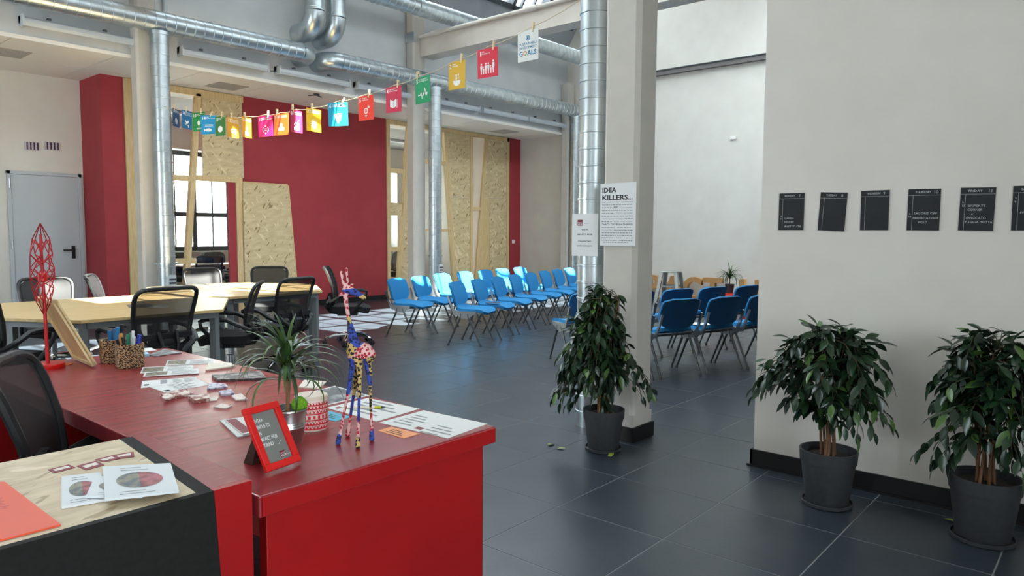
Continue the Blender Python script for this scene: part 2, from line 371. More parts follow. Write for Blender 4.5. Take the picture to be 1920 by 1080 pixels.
# back room behind the partitions
struct('wall_back_room_left', MB().box(4.4, 4.5, 12.91, 16.2, 0, ZC), WHITE, 'white side wall of the meeting room behind glass', 'wall')
wins = [(4.95, 6.3), (7.0, 8.75), (9.6, 11.2), (12.0, 13.6)]
bw = MB(); x = 4.5
for a, b in wins:
    bw.box(x, a, 16.0, 16.5, 0, ZC); bw.box(a, b, 16.0, 16.5, 0, .95); bw.box(a, b, 16.0, 16.5, 3.2, ZC); x = b
bw.box(x, XE, 16.0, 16.5, 0, ZC)
struct('wall_back_room', bw, WHITE, 'window wall of the meeting room behind the partition', 'wall')
for k, (a, b) in enumerate(wins):
    w = thing('window_%d' % (k+1), 'dark framed window in the meeting room behind the partition', 'window', kind='structure')
    for q in (a+.05, (a+b)/2, b-.05): MB().box(q-.05, q+.05, 16.36, 16.42, .95, 3.2).build('frame_post', DARKF, w)
    for q in (1.0, 1.78, 3.15): MB().box(a, b, 16.36, 16.42, q-.05, q+.05).build('frame_rail', DARKF, w)
    for q in (a+(b-a)*.25, a+(b-a)*.75):
        MB().box(q-.015, q+.015, 16.375, 16.405, .95, 3.2).build('glazing_bar', DARKF, w)
    MB().box(a, b, 16.375, 16.405, 2.62, 2.65).build('glazing_bar', DARKF, w)
    for q in (a, (a+b)/2): MB().box(q+.03, q+(b-a)/2-.03, 16.388, 16.392, 1.0, 3.15).build('pane', GLASS, w)
    MB().box(a-.05, b+.05, 15.94, 16.36, .92, .95).build('window_sill', WHITE, w)
    portal(((a+b)/2, 16.05, 2.08), (0, -1, 0), b-a, 2.2)
fac = thing('facing_building', 'pale sunlit building with horizontal siding seen through the window', 'building', (9, 22, 0), world=True)
MB().box(2, 24, 22, 22.4, -3, 9).build('wall', mat('pale_render', (228, 226, 222), .8), fac)
for k in range(24): MB().box(2, 24, 21.95, 22, -2+k*.45, -1.96+k*.45).build('siding_board', mat('siding', (204, 202, 198), .8), fac)

# nave roof: north-light shed, a long low pitch and a steep glazed pitch
RIDGE_Y, RIDGE_Z = 8.95, 8.18
def pitch(side):
    dy, dz = (RIDGE_Y-2.5, RIDGE_Z-5.76) if side < 0 else (10.42-RIDGE_Y, RIDGE_Z-5.76)
    L = math.hypot(dy, dz); return dy/L, dz/L, L
def slope(mb, side, x0, x1, s0, s1, t0, t1):
    """box lying on a roof pitch; s metres up the slope from the eaves, t above its underside"""
    ct, st, L = pitch(side)
    def q(x, s, t):
        y = s*ct-t*st; z = 5.76+s*st+t*ct
        return (x, (2.5+y) if side < 0 else (10.42-y), z)
    mb.hexa([q(x0, s0, t0), q(x1, s0, t0), q(x1, s1, t0), q(x0, s1, t0)], [q(x0, s0, t1), q(x1, s0, t1), q(x1, s1, t1), q(x0, s1, t1)])
rf = thing('roof', 'grey shed roof with strips of skylight windows', 'roof', kind='structure')
nwin = 5
for side in (-1, 1):
    m = MB(); x = -3.1; ct, st, LEN = pitch(side)
    for bi, (a, b, lo, hi) in enumerate([(2.9, 5.7, .15, 2.35), (6.5, 13.9, .62, 2.55)] if side < 0 else [(-2.9, 4.0, .42, 2.5), (4.6, 9.1, .42, 2.5), (9.7, 13.9, .42, 2.5)]):
        slope(m, side, x, a, 0, LEN, 0, .15); slope(m, side, a, b, 0, lo, 0, .15); slope(m, side, a, b, hi, LEN, 0, .15); x = b
        w = thing('window_%d' % nwin, 'dark framed roof skylight strip', 'window', kind='structure'); nwin += 1
        for q in (lo+.04, hi-.04): slope(g := MB(), side, a, b, q-.05, q+.05, -.06, .16); g.build('frame_rail', DARKF, w)
        k = max(3, round((b-a)/1.05))
        for i in range(k+1):
            xx = a+(b-a)*i/k; slope(g := MB(), side, xx-.05, xx+.05, lo, hi, -.06, .16); g.build('frame_post', DARKF, w)
            if i < k:
                slope(g := MB(), side, xx+.05, xx+(b-a)/k-.05, lo+.05, hi-.05, .06, .066); g.build('pane', GLASS, w)
                for f in ((.5,) if side < 0 else (.33, .66)): slope(g := MB(), side, xx+(b-a)/k*f-.02, xx+(b-a)/k*f+.02, lo, hi, .03, .10); g.build('glazing_bar', DARKF, w)
        for f in ((.34, .67) if side < 0 else (.42,)):
            q = lo+(hi-lo)*f; slope(g := MB(), side, a, b, q-.03, q+.03, .03, .08); g.build('glazing_bar', DARKF, w)
        sm = (lo+hi)/2; y = sm*ct; nz = Vector((0, st if side < 0 else -st, -ct))
        portal(((a+b)/2, (2.5+y) if side < 0 else (10.42-y), 5.76+sm*st-.08), nz, b-a, hi-lo)
    slope(m, side, x, XE, 0, LEN, 0, .15)
    m.build('roof_deck', ROOF, rf, smooth=False)
struct('wall_nave', MB().box(-3.1, XE, 2.34, 2.5, 3.9, 5.76), GREYW, 'upper wall of the nave over the entrance aisle', 'wall')
struct('ceiling_aisle', MB().box(-3.1, XE, -3.1, 2.34, 3.9, 4.05), CEILW, 'white ceiling of the entrance aisle', 'ceiling')
# unseen windows added behind and beside the camera for fill daylight
aw = MB(); aw.box(-3.1, XE, -3.25, -3.1, 0, .8).box(-3.1, XE, -3.25, -3.1, 3.2, 3.9).box(-3.1, -1.6, -3.25, -3.1, .8, 3.2).box(.8, XE, -3.25, -3.1, .8, 3.2)
struct('wall_front', aw, WHITE, 'white wall of the entrance aisle with added window opening', 'wall')
lw_ = MB().box(-3.25, -3.1, -3.25, 16.2, 0, .8).box(-3.25, -3.1, -3.25, 16.2, 3.2, 3.9).box(-3.25, -3.1, -3.25, 1.3, .8, 3.2).box(-3.25, -3.1, 1.9, 7.0, .8, 3.2).box(-3.25, -3.1, 9.2, 16.2, .8, 3.2)
lw_.prism([(2.3, 3.9), (10.6, 3.9), (10.42, 5.76), (8.95, 8.2), (2.5, 5.76)], 0, -3.25, -3.1)
struct('wall_far_left', lw_, WHITE, 'white wall at the street end of the hall with added window openings', 'wall')
def fillwin(n, loc, nrm, along, a, b, fixed):
    w = thing('window_%d' % n, 'added dark framed window out of view, for fill daylight', 'window', kind='structure')
    def bx(m, p0, p1, z0, z1, t):
        if along == 'x': m.box(p0, p1, fixed-t, fixed+t, z0, z1)
        else: m.box(fixed-t, fixed+t, p0, p1, z0, z1)
        return m
    for i in range(5):
        q = a+(b-a)*i/4; bx(MB(), q-.04, q+.04, .8, 3.2, .04).build('frame_post', DARKF, w)
        if i < 4: bx(MB(), q+.04, q+(b-a)/4-.04, .84, 3.16, .003).build('pane', GLASS, w)
    for z in (.84, 3.16): bx(MB(), a, b, z-.04, z+.04, .04).build('frame_rail', DARKF, w)
    portal(loc, nrm, b-a, 2.4)
fillwin(11, (-.4, -3.05, 2), (0, 1, 0), 'x', -1.6, .8, -3.17)
fillwin(12, (-3.05, 1.6, 2), (1, 0, 0), 'y', 1.3, 1.9, -3.17)
fillwin(13, (-3.05, 8.1, 2), (1, 0, 0), 'y', 7.0, 9.2, -3.17)

# door
D0, D1 = 3.28, 4.28
dr = thing('door_1', 'pale grey metal door with black lever handle', 'door', kind='structure')
for a, b in ((D0, D0+.05), (D1-.05, D1)): MB().box(a, b, 12.62, 12.668, 0, 2.28).build('door_frame', DOORG, dr, bev=.004)
MB().box(D0, D1, 12.62, 12.668, 2.23, 2.28).build('door_frame', DOORG, dr, bev=.004)
MB().box(D0+.052, D1-.052, 12.632, 12.667, .01, 2.228).build('door_leaf', DOORG, dr, bev=.003)
hd = MB().box(4.10, 4.15, 12.615, 12.631, .96, 1.16).build('door_handle', BLACK, dr, bev=.004)
MB().box(3.97, 4.14, 12.575, 12.59, 1.08, 1.105).box(4.115, 4.14, 12.575, 12.62, 1.08, 1.105).build('lever', BLACK, hd, bev=.004)
for z in (1.12, 2.02): MB().lathe([(.013, 0), (.013, .14)], 10, (D0+.03, 12.61, z)).build('hinge', ALU, dr)
# striped wall vents above the door
PUR = mat('vent_dark', (62, 38, 62), .6); PINK = mat('vent_pale', (206, 190, 200), .6)
for k, px in enumerate((46, 84)):
    a = P(px, 268, 1, 12.66); b = P(px+27, 280, 1, 12.66)
    v = thing('wall_vent', ['striped wall vent above the door, farther from the red wall block', 'striped wall vent above the door, nearer the red wall block'][k], 'vent', ((a.x+b.x)/2, 12.66, b.z-.02), group='striped wall vents')
    W2 = (b.x-a.x)/2; MB().box(-W2, W2, -.012, 0.005, 0, .12).build('plate', PINK, v)
    for i in range(4): MB().box(-W2+.02+i*W2*.5, -W2+.038+i*W2*.5, -.02, -.013, .005, .115).build('slit', PUR, v)

# columns
def column(name, cx, cy, w, d, h, label, ch=.03):
    pts = [(cx-w/2+ch, cy-d/2), (cx+w/2-ch, cy-d/2), (cx+w/2, cy-d/2+ch), (cx+w/2, cy+d/2-ch), (cx+w/2-ch, cy+d/2), (cx-w/2+ch, cy+d/2), (cx-w/2, cy+d/2-ch), (cx-w/2, cy-d/2+ch)]
    c = thing(name, label, 'column', (cx, cy, 0), kind='structure', world=True)
    MB().prism(pts, 2, .18, h).box(cx-w/2, cx+w/2, cy-d/2, cy+d/2, 0, .18).build('shaft', CONC, c, smooth=False)
    e = .014
    MB().box(cx-w/2-e, cx+w/2+e, cy-d/2-e, cy+d/2+e, 0, .10).build('skirting', BLKB, c, smooth=False)
    return c
column('column', 4.26, 2.612, .25, .27, 3.9, 'pale square column carrying the idea killers poster')
column('column', 4.32, 10.30, .28, .22, 5.7, 'pale column beside the steel duct, behind the hexagonal tables')
column('column', 9.22, 10.30, .30, .22, 5.7, 'pale column carrying the concrete beam, behind the blue chairs')
column('column', 14.0, 10.30, .24, .22, 4.9, 'pale corner column at the end wall')
# concrete beam along the nave
bm_ = thing('beam', 'pale concrete beam with a pipe on top crossing the hall', 'beam', (9.4, 6.4, 4.66), kind='structure', world=True)
MB().box(9.24, 9.56, 2.5, 10.19, 4.64, 4.98).build('beam_body', CONC, bm_, smooth=False)
MB().tube([(9.205, 10.18, 4.99), (9.205, 6.2, 4.99), (9.205, 2.6, 4.99)], .034, 10).build('pipe', CONC, bm_)
for y in (9.6, 7.4, 5.2): MB().tube([(9.205, y, 4.99), (9.205, y+.25, 4.99)], .046, 10).build('pipe_coupling', CONC, bm_)
MB().box(9.05, 9.12, 10.16, 10.4, 4.88, 5.06).box(9.12, 9.3, 10.2, 10.26, 4.93, 4.98).build('bracket', ALU, bm_)
b2 = thing('beam', 'pale concrete beam above the row of goal cards', 'beam', (4.3, 6.4, 4.66), kind='structure', world=True)
MB().box(4.14, 4.46, 2.5, 10.19, 4.64, 4.98).build('beam_body', CONC, b2, smooth=False)
q0 = P(1231, 138, 0, XE-.05); q1 = P(1440, 110, 0, XE-.05)
rl = thing('wall_rail', 'dark horizontal steel rail across the tall white end wall', 'rail', (XE, 6.8, 4.8), world=True)
MB().box(XE-.10, XE-.001, 4.0, 9.6, 4.79, 4.88).build('rail_body', mat('rail_grey', (110, 106, 104), .6), rl)
MB().box(XE-.12, XE-.10, 4.0, 9.6, 4.88, 4.90).build('lip', DARKF, rl)
for px, py, axv, lab in ((1375, 259, 0, 'small white socket box high on the tall end wall'),):
    q = P(px, py, 0, XE)
    s = thing('socket_box', lab, 'socket', (XE, q.y, q.z), -PI/2)
    MB().box(-.06, .06, -.03, -.001, -.035, .035).build('box_body', SIGNW, s, bev=.005); MB().box(-.045, .045, -.034, -.03, -.02, .02).build('cover', CEILW, s)
q = P(962, 453, 1, YP-.01)
s = thing('light_switch', 'white light switch on the narrow red wall strip', 'switch', (q.x, YP-.01, q.z))
MB().box(-.045, .045, -.014, -.001, -.045, .045).build('plate', SIGNW, s, bev=.004); MB().box(-.018, .018, -.019, -.014, -.03, .03).build('rocker', CEILW, s)

# ------------------------------------------------------------------ timber partitions
def XZ(px, py): q = P(px, py, 1, YP); return q.x, q.z
def partition(name, label, x0, x1):
    return thing(name, label, 'partition', ((x0+x1)/2, YP, 0), world=True)
def stud(par, a, b, w=.09, d=.10):
    """timber from pixel a to pixel b on the partition plane"""
    (ax, az), (bx, bz) = XZ(*a), XZ(*b)
    vert = abs(bz-az) > abs(bx-ax); h = w/2
    if vert: pts = [(ax-h, az), (ax+h, az), (bx+h, bz), (bx-h, bz)]
    else: pts = [(ax, az-h), (bx, bz-h), (bx, bz+h), (ax, az+h)]
    MB().prism(pts, 1, YP-d/2, YP+d/2).build('timber', WOODE, par, smooth=False)
def board(par, pix, y0=-.03, y1=.03, m=None, nm='chipboard_panel'):
    MB().prism([XZ(*p) for p in pix], 1, YP+y0, YP+y1).build(nm, m or OSBV, par, smooth=False)
def xs(x0, x1, z0, z1, par, nm, m, t=.04, off=0.):
    MB().box(x0, x1, YP+off-t/2, YP+off+t/2, z0, z1).build(nm, m, par, smooth=False)
FZ = 650  # pixel row safely below the floor: clipped to z=0 by zfix
def xz0(px, py, z):  # x of a slanted line at height z is taken from the pixel pair by linear extension
    return XZ(px, py)[0]
def slant(par, p_top, p_low, w=.085, d=.10, ztop=3.66):
    (ax, az), (bx, bz) = XZ(*p_top), XZ(*p_low); k = (bx-ax)/(bz-az); f = lambda z: ax+k*(z-az); h = w/2
    MB().prism([(f(0)-h, 0), (f(0)+h, 0), (f(ztop)+h, ztop), (f(ztop)-h, ztop)], 1, YP-d/2, YP+d/2).build('timber', WOODE, par, smooth=False)
    return f
pl = partition('timber_partition', 'pine framed glass and chipboard partition beside the red wall block', 4.64, 6.6)
xs(4.645, 4.765, 0, ZC-.01, pl, 'timber', WOODE, .1)
xs(4.765, 6.6, 3.62, ZC-.01, pl, 'timber', WOODE, .1)
f1 = slant(pl, (370, 180), (348.5, 530))
xs(4.765, 5.7, .86, .95, pl, 'timber', WOODE, .09)
xs(4.765, f1(2.3)-.04, 2.22, 2.31, pl, 'timber', WOODE, .09)
MB().prism([(4.765, 0), (f1(0)-.04, 0), (f1(3.62)-.04, 3.62), (4.765, 3.62)], 1, YP-.004, YP+.004).build('pane', GLASS, pl, smooth=False)
MB().prism([(f1(3.6)+.05, 2.33), (6.58, 2.33), (6.58, 3.62), (f1(3.6)+.05, 3.62)], 1, YP-.045, YP-.005).build('chipboard_panel', OSBV, pl, smooth=False)
xs(f1(2.3)+.05, 6.56, 2.24, 2.33, pl, 'timber', WOODE, .09)
xs(6.44, 6.54, 0, 2.24, pl, 'timber', WOODE, .09)
xs(6.30, 6.43, 0, 2.24, pl, 'red_strip', REDW, .05)
MB().prism([(f1(0)+.05, 0), (6.30, 0), (6.30, 2.24), (f1(2.2)+.05, 2.24)], 1, YP-.004, YP+.004).build('pane', GLASS, pl, smooth=False)
(xa, za), (xb, zb) = XZ(535, 348), XZ(548.5, 497); kk = (xb-xa)/(zb-za); ff = lambda z: xa+kk*(z-za)
lp = thing('chipboard_leaf', 'tall trapezoid chipboard panel standing against the wide red wall', 'panel', (7.0, YP-.02, 0), world=True)
MB().prism([(6.55, 0), (ff(0), 0), (ff(2.24), 2.24), (6.55, 2.24)], 1, YP-.075, YP-.035).build('board', OSBV, lp, smooth=False)
MB().prism([(ff(0), 0), (ff(0)+.025, 0), (ff(2.24)+.025, 2.24), (ff(2.24), 2.24)], 1, YP-.08, YP-.03).build('edge_strip', WOODE, lp, smooth=False)
MB().box(6.55, ff(2.24), YP-.08, YP-.03, 2.241, 2.265).build('edge_strip', WOODE, lp, smooth=False)

pr = partition('timber_partition', 'pine framed glass and chipboard partition behind the blue chairs', 9.78, 13.66)
xs(9.775, 9.86, 0, ZC-.01, pr, 'timber', WOODE, .1)
xs(9.86, 13.66, 3.64, ZC-.01, pr, 'timber', WOODE, .1)
g1 = slant(pr, (766, 238), (748, 515), .09)
for z in (XZ(740, 320)[1], XZ(740, 467)[1]): xs(9.86, g1(z)-.04, z-.045, z+.045, pr, 'timber', WOODE, .09)
zc_ = XZ(740, 392)[1]; xs(9.86, g1(zc_)-.04, zc_-.13, zc_+.13, pr, 'chipboard_strip', OSBV, .03)
MB().prism([(9.86, 0), (g1(0)-.045, 0), (g1(3.64)-.045, 3.64), (9.86, 3.64)], 1, YP-.004, YP+.004).build('pane', GLASS, pr, smooth=False)
xo = XZ(775, 330)[0]+.25
MB().prism([(g1(0)+.045, 0), (xo, 0), (xo, 3.64), (g1(3.64)+.045, 3.64)], 1, YP-.03, YP+.01).build('chipboard_panel', OSBV, pr, smooth=False)
g2 = slant(pr, (832, 243), (850, 508), .09)
MB().prism([(xo, 0), (g2(0)-.045, 0), (g2(3.64)-.045, 3.64), (xo, 3.64)], 1, YP-.004, YP+.004).build('pane', GLASS, pr, smooth=False)
z = XZ(828, 306)[1]; xs(xo, g2(z)-.045, z-.045, z+.045, pr, 'timber', WOODE, .09)
z = XZ(828, 432)[1]; xs(xo, g2(z)-.045, z-.03, z+.03, pr, 'timber', WOODE, .07)
x8 = XZ(881.5, 380)[0]; zs = XZ(860, 369)[1]
for a, b in ((0, zs-.006), (zs+.006, 3.64)):
    MB().prism([(g2(a)+.045, a), (x8-.04, a), (x8-.04, b), (g2(b)+.045, b)], 1, YP-.03, YP+.01).build('chipboard_panel', OSBV, pr, smooth=False)
xs(x8-.04, x8+.045, 0, 3.64, pr, 'timber', WOODE, .1)
g3 = slant(pr, (911, 257), (892.5, 503), .09)
z = XZ(895, 391)[1]; xs(x8+.045, g3(z)-.045, z-.04, z+.04, pr, 'timber', WOODE, .09)
MB().prism([(x8+.045, 0), (g3(0)-.045, 0), (g3(3.64)-.045, 3.64), (x8+.045, 3.64)], 1, YP-.004, YP+.004).build('pane', mat_thin('frosted_pane', (226, 214, 196), .55), pr, smooth=False)
zs = XZ(930, 372)[1]
MB().prism([(g3(zs)+.045, zs+.006), (13.57, zs+.006), (13.57, 3.64), (g3(3.64)+.045, 3.64)], 1, YP-.03, YP+.01).build('chipboard_panel', OSBV, pr, smooth=False)
xq = XZ(916, 420)[0]
MB().prism([(g3(0)+.045, 0), (xq, 0), (xq, zs-.006), (g3(zs)+.045, zs-.006)], 1, YP-.03, YP+.01).build('plywood_strip', WOODE, pr, smooth=False)
MB().box(xq+.01, 13.57, YP-.03, YP+.01, 0, zs-.006).build('chipboard_panel', OSBV, pr, smooth=False)
xs(13.57, 13.655, 0, ZC-.01, pr, 'timber', WOODE, .1)

# ------------------------------------------------------------------ ducts
def duct_run(mb, a, b, r, step=.13, n=18):
    """straight spiral duct with raised seams"""
    a = Vector(a); b = Vector(b); L = (b-a).length; d = (b-a)/L; pts = []; rr = []; t = 0.
    k = max(1, int(L/step)); st_ = L/k
    for i in range(k):
        for f, q in ((0, r), (.86, r), (.88, r+.006), (.98, r+.006)):
            pts.append(a+d*(st_*(i+f))); rr.append(q)
    pts.append(b); rr.append(r)
    mb.tube(pts, rr, n)
def elbow(mb, c, u, w, R, r, n=18, k=9, a1=PI/2):
    """quarter bend about c in the plane of u,w starting at c+u*R"""
    c = Vector(c); u = Vector(u); w = Vector(w)
    mb.tube([c+u*R*math.cos(a1*i/k)+w*R*math.sin(a1*i/k) for i in range(k+1)], r, n)
YD = 10.03
d1 = thing('duct', 'long spiral duct over the grey door end, with a vertical branch behind the tables', 'duct', (4.5, YD, 4.18), world=True)
duct_run(m := MB(), (-2.9, YD, 4.12), (6.58, YD, 4.20), .14); m.build('pipe', GALV, d1)
elbow(m := MB(), (6.58, YD+.2, 4.20), (0, -1, 0), (1, 0, 0), .2, .142); m.tube([(6.78, YD+.18, 4.20), (6.78, YS-.001, 4.20)], .142, 18); m.build('elbow', GALV, d1)
def drop(d, x, y, r, z1, zl=.05):
    duct_run(m := MB(), (x, y, z1), (x, y, zl), r, .14); b = m.build('branch_pipe', GALV, d)
    o = tuple(d['_o'])
    MB().lathe([(r+.012, 0), (r+.012, .05)], 18, (x, y, z1-.02)).build('collar', GALV, b, origin=o)
    MB().lathe([(r+.02, 0), (r+.02, .02)], 18, (x, y, .95)).box(x-r-.06, x+r+.06, y-.01, y+.01, .95, .97).build('clamp', GALV, b, origin=o)
    MB().box(x-.05+.02, x+.07, y-r-.02, y-r+.03, .55, .80).build('outlet_grille', LAMPW, b, origin=o)
    for k in range(4): MB().box(x-.025, x+.065, y-r-.024, y-r-.02, .58+k*.05, .605+k*.05).build('grille_slat', DARKF, b, origin=o)
drop(d1, 4.41, YD-.01, .115, 4.02)
d2 = thing('duct', 'long spiral duct over the blue chairs, with two vertical branches', 'duct', (10.8, YD, 4.2), world=True)
duct_run(m := MB(), (7.31, YD, 4.18), (XE-.02, YD, 4.25), .14); m.build('pipe', GALV, d2)
elbow(m := MB(), (7.31, YD+.2, 4.18), (0, -1, 0), (-1, 0, 0), .2, .142); m.tube([(7.11, YD+.18, 4.18), (7.11, YS-.001, 4.18)], .142, 18); m.build('elbow', GALV, d2)
drop(d2, 9.44, YD-.01, .12, 4.06)
drop(d2, XE-.16, YD+.02, .11, 4.10)
for k, x in enumerate((6.79, 7.19)):
    d = thing('duct', ['steel duct bending down into the upper wall, farther from the concrete beam', 'steel duct bending down into the upper wall, nearer the concrete beam'][k], 'duct', (x, 9.95, 4.4), world=True, group='bent steel ducts in the upper wall')
    duct_run(m := MB(), (x, 9.93, 6.2), (x, 9.93, 4.85-.02*k), .15, .3); m.build('pipe', GALV, d)
    elbow(m := MB(), (x, 10.2, 4.85-.02*k), (0, -1, 0), (0, 0, -1), .27, .155); m.tube([(x, 10.19, 4.58-.02*k), (x, YS-.001, 4.58-.02*k)], .155, 18); m.build('elbow', GALV, d)
d3 = thing('duct', 'high horizontal spiral duct passing behind the concrete beam', 'duct', (10, 9.6, 5.3), world=True)
duct_run(m := MB(), (7.3, 9.6, 5.28), (XE-.02, 9.6, 5.31), .145); m.build('pipe', GALV, d3)
for x in (8.6, 11.4): MB().tube([(x, 9.6, 5.43), (x, 9.6, 6.2)], .006, 6).build('hanger', STEEL, d3); MB().tube([(x, 9.6+.15*math.cos(a*PI/8), 5.295+.15*math.sin(a*PI/8)) for a in range(16)], .007, 6, closed=True).build('hanger_ring', STEEL, d3)
DX, DY, DR = 4.33, 2.95, .108
d4 = thing('duct', 'bright vertical spiral duct beside the poster column', 'duct', (DX, DY, 0), world=True)
duct_run(m := MB(), (DX, DY, 0), (DX, DY, 3.89), DR, .115, 28); m.build('pipe', GALV, d4)
for k, px in enumerate((262, 309)):
    a = P(px, 10, 1, YS-.04)
    MB().tube([(a.x, YS-.04, 4.36), (a.x, YS-.04, 5.74)], .03, 10).build('wall_pipe', LAMPW)
    tag(bpy.context.scene.collection.objects[-1], ['thin vertical pipe on the upper wall above the column', 'thin vertical pipe on the upper wall, right above the long duct'][k], 'pipe', 'thin vertical wall pipes')

# fluorescent battens on the soffit face
batt = [((37, 40), (247, 90)), ((335, 97), (497, 135)), ((517, 133), (650, 170)), ((665, 160), (770, 195)), ((820, 190), (893, 213)), ((900, 207), (983, 230)), ((986, 222), (1058, 243))]
where = ['above the grey door wall', 'right of the column behind the hexagonal tables', 'above the wide red wall', 'beside the beam column above the red wall', 'beside the duct above the blue chairs', 'in the middle of the row above the blue chairs', 'next to the corner column at the end wall']
for k, (a, b) in enumerate(batt):
    x0, x1 = P(*a, 1, YS-.05).x, P(*b, 1, YS-.05).x
    if k == 3: x1 = 9.2
    t = thing('batten_light', 'unlit white batten lamp '+where[k], 'lamp', ((x0+x1)/2, YS-.05, 3.86), group='batten lamps along the low ceiling edge', world=True)
    MB().prism([(YS-.001, 3.99), (YS-.001, 3.90), (YS-.05, 3.90), (YS-.08, 3.97), (YS-.08, 3.99)], 0, x0, x1).build('housing', LAMPW, t, smooth=False)
    MB().prism([(YS-.052, 3.899), (YS-.145, 3.865), (YS-.165, 3.90), (YS-.16, 3.95), (YS-.082, 3.985)], 0, x0+.02, x1-.02).build('diffuser', DIFF, t, smooth=False)
    for q in (x0, x1-.02): MB().box(q, q+.02, YS-.17, YS-.0015, 3.86, 3.995).build('end_cap', LAMPW, t)
    for f in (.25, .75): MB().box(x0+(x1-x0)*f-.02, x0+(x1-x0)*f+.02, YS-.05, YS-.001, 3.996, 4.03).build('clip', STEEL, t)
    if k in (5, 2):
        MB().tube([(x0-.10, YS-.06, 3.90), (x0-.04, YS-.07, 3.905), (x0, YS-.06, 3.90)], .008, 6).build('cable', STEEL, t)

# ------------------------------------------------------------------ blue linking chairs
def chair_meshes():
    M = {}
    def back(u, v):
        a = (u-.5)*2; e = abs(2*v-1); n = 7 if v > .5 else 3.2
        hw = .232*max(.02, 1-e**n)**(1/n); z = .475+.295*v
        return (a*hw, .155+.085*v-.045*(a*hw/.232)**2+.012*(2*v-1)**2, z)
    M['backrest'] = MB().shell(lambda u, v: back(u, v), 12, 14, .022).mesh('backrest'); M['backrest'].materials.append(BLUEF)
    sh = MB().shell(lambda u, v: (back(u, v)[0]*.985, back(u, v)[1]+.016, back(u, v)[2]), 12, 14, .008).mesh('back_shell'); sh.materials.append(BLUER); M['back_shell'] = sh
    def seat(u, v):
        a = (u-.5)*2; e = abs(2*v-1); n = 4 if v > .5 else 7
        hw = .235*max(.03, 1-e**n)**(1/n); y = -.27+.43*v
        return (a*hw, y, .445-.045*max(0, (.28-v)/.28)**2-.02*(1-abs(a)**2)*math.sin(PI*min(1, v))+.03*max(0, v-.8)/.2)
    M['seat'] = MB().shell(lambda u, v: seat(u, v), 12, 14, .034).mesh('seat'); M['seat'].materials.append(BLUEF)
    f = MB()
    f.prism([(-.155, .425), (-.15, .400), (-.09, .375), (-.06, .345), (.05, .345), (.08, .375), (.14, .39), (.185, .50), (.225, .62), (.205, .625), (.16, .50), (.12, .42), (.06, .425)], 0, -.011, .011)
    f.box(-.018, .018, -.155, .12, .425, .434)
    M['side_frame'] = f.mesh('side_frame', False); M['side_frame'].materials.append(ALU)
    for nm, y0, y1 in (('leg_front', -.045, -.215), ('leg_rear', .04, .215)):
        g = MB().tube([(0, y0, .40), (0, y0+(y1-y0)*.05, .36), (0, y1, .012)], [.013, .013, .010], 10).lathe([(.015, 0), (.015, .02), (.011, .03)], 10, (0, y1, 0))
        M[nm] = g.mesh('leg'); M[nm].materials.append(STEEL)
    g = MB().tube([(-.24, -.02, .385), (.24, -.02, .385)], .011, 8).tube([(-.24, .07, .40), (.24, .07, .40)], .011, 8)
    M['crossbar'] = g.mesh('crossbar'); M['crossbar'].materials.append(STEEL)
    return M
CM = chair_meshes()
def blue_chair(rear, face, label, group):
    f = Vector((face[0], face[1])).normalized(); c = Vector(rear)+f*.215
    t = thing('conference_chair', label, 'chair', (c.x, c.y, 0), math.atan2(f.y, f.x)+PI/2, group)
    b = link('backrest', CM['backrest'], t); link('back_shell', CM['back_shell'], b)
    link('seat', CM['seat'], t); link('crossbar', CM['crossbar'], t)
    for s in (-1, 1):
        link('side_frame', CM['side_frame'], t, (s*.252, 0, 0))
        link('leg', CM['leg_front'], t, (s*.252, 0, 0)); link('leg', CM['leg_rear'], t, (s*.252, 0, 0))
    return t
ordn = ['first', 'second', 'third', 'fourth', 'fifth', 'sixth', 'seventh', 'eighth']
A = [(6.47+.585*i, 6.50+.175*i) for i in range(8)]
for i, p in enumerate(A):
    a = math.radians(24-7*i/7)
    blue_chair(p, (math.sin(a), -math.cos(a)), 'blue upholstered chair, %s from the tables in the row farther from the red wall' % ordn[i], 'blue chairs with backs to the red wall')
B = [(6.40, 7.58), (6.96, 7.73), (7.68, 8.03), (8.33, 8.18), (8.95, 8.30), (9.50, 8.40), (10.1, 8.50)]
for i, p in enumerate(B):
    a = math.radians(19-5*i/6)
    blue_chair(p, (math.sin(a), -math.cos(a)), 'blue upholstered chair, %s from the tables in the row along the red wall' % ordn[i], 'blue chairs with backs to the red wall')
R1 = [(5.83, 3.52), (6.385, 3.29), (6.93, 3.08), (7.47, 2.90)]
for i, p in enumerate(R1):
    a = math.radians(24-3*i)
    blue_chair(p, (math.sin(a), math.cos(a)), ['blue chair standing right behind the poster column', 'blue chair seen from behind, beside the poster column', 'blue chair seen from behind with a paper on its seat', 'blue chair seen from behind, half hidden by the blackboard wall'][i], 'blue chairs with backs to the entrance')
R2 = [(6.40, 4.38), (6.96, 4.12), (7.52, 3.92), (8.10, 3.76), (8.66, 3.57)]
for i, p in enumerate(R2):
    a = math.radians(24-3*i)
    blue_chair(p, (math.sin(a), math.cos(a)), ['blue chair half hidden by the potted fig and the steel duct', 'blue chair in front of the metal stool, mostly behind the column', 'blue chair between the stool and the cardboard letter C', 'blue chair below the small spiky plant', 'blue chair in front of the cardboard letter H'][i], 'blue chairs with backs to the entrance')
def loose_sheet(loc, rz, label, s=.2, m=None):
    o = MB().box(-s*.5, s*.5, -s*.7, s*.7, 0, .002).build('paper_sheet', m or PAPER, loc=loc); o.rotation_euler = (0, 0, rz); tag(o, label, 'paper', 'loose papers on chairs'); return o
q = Vector(R1[2])+Vector((math.sin(.37), math.cos(.37)))*.26; loose_sheet((q.x-.08, q.y+.02, .467), .4, 'white paper sheet lying on a blue chair seat', .18)
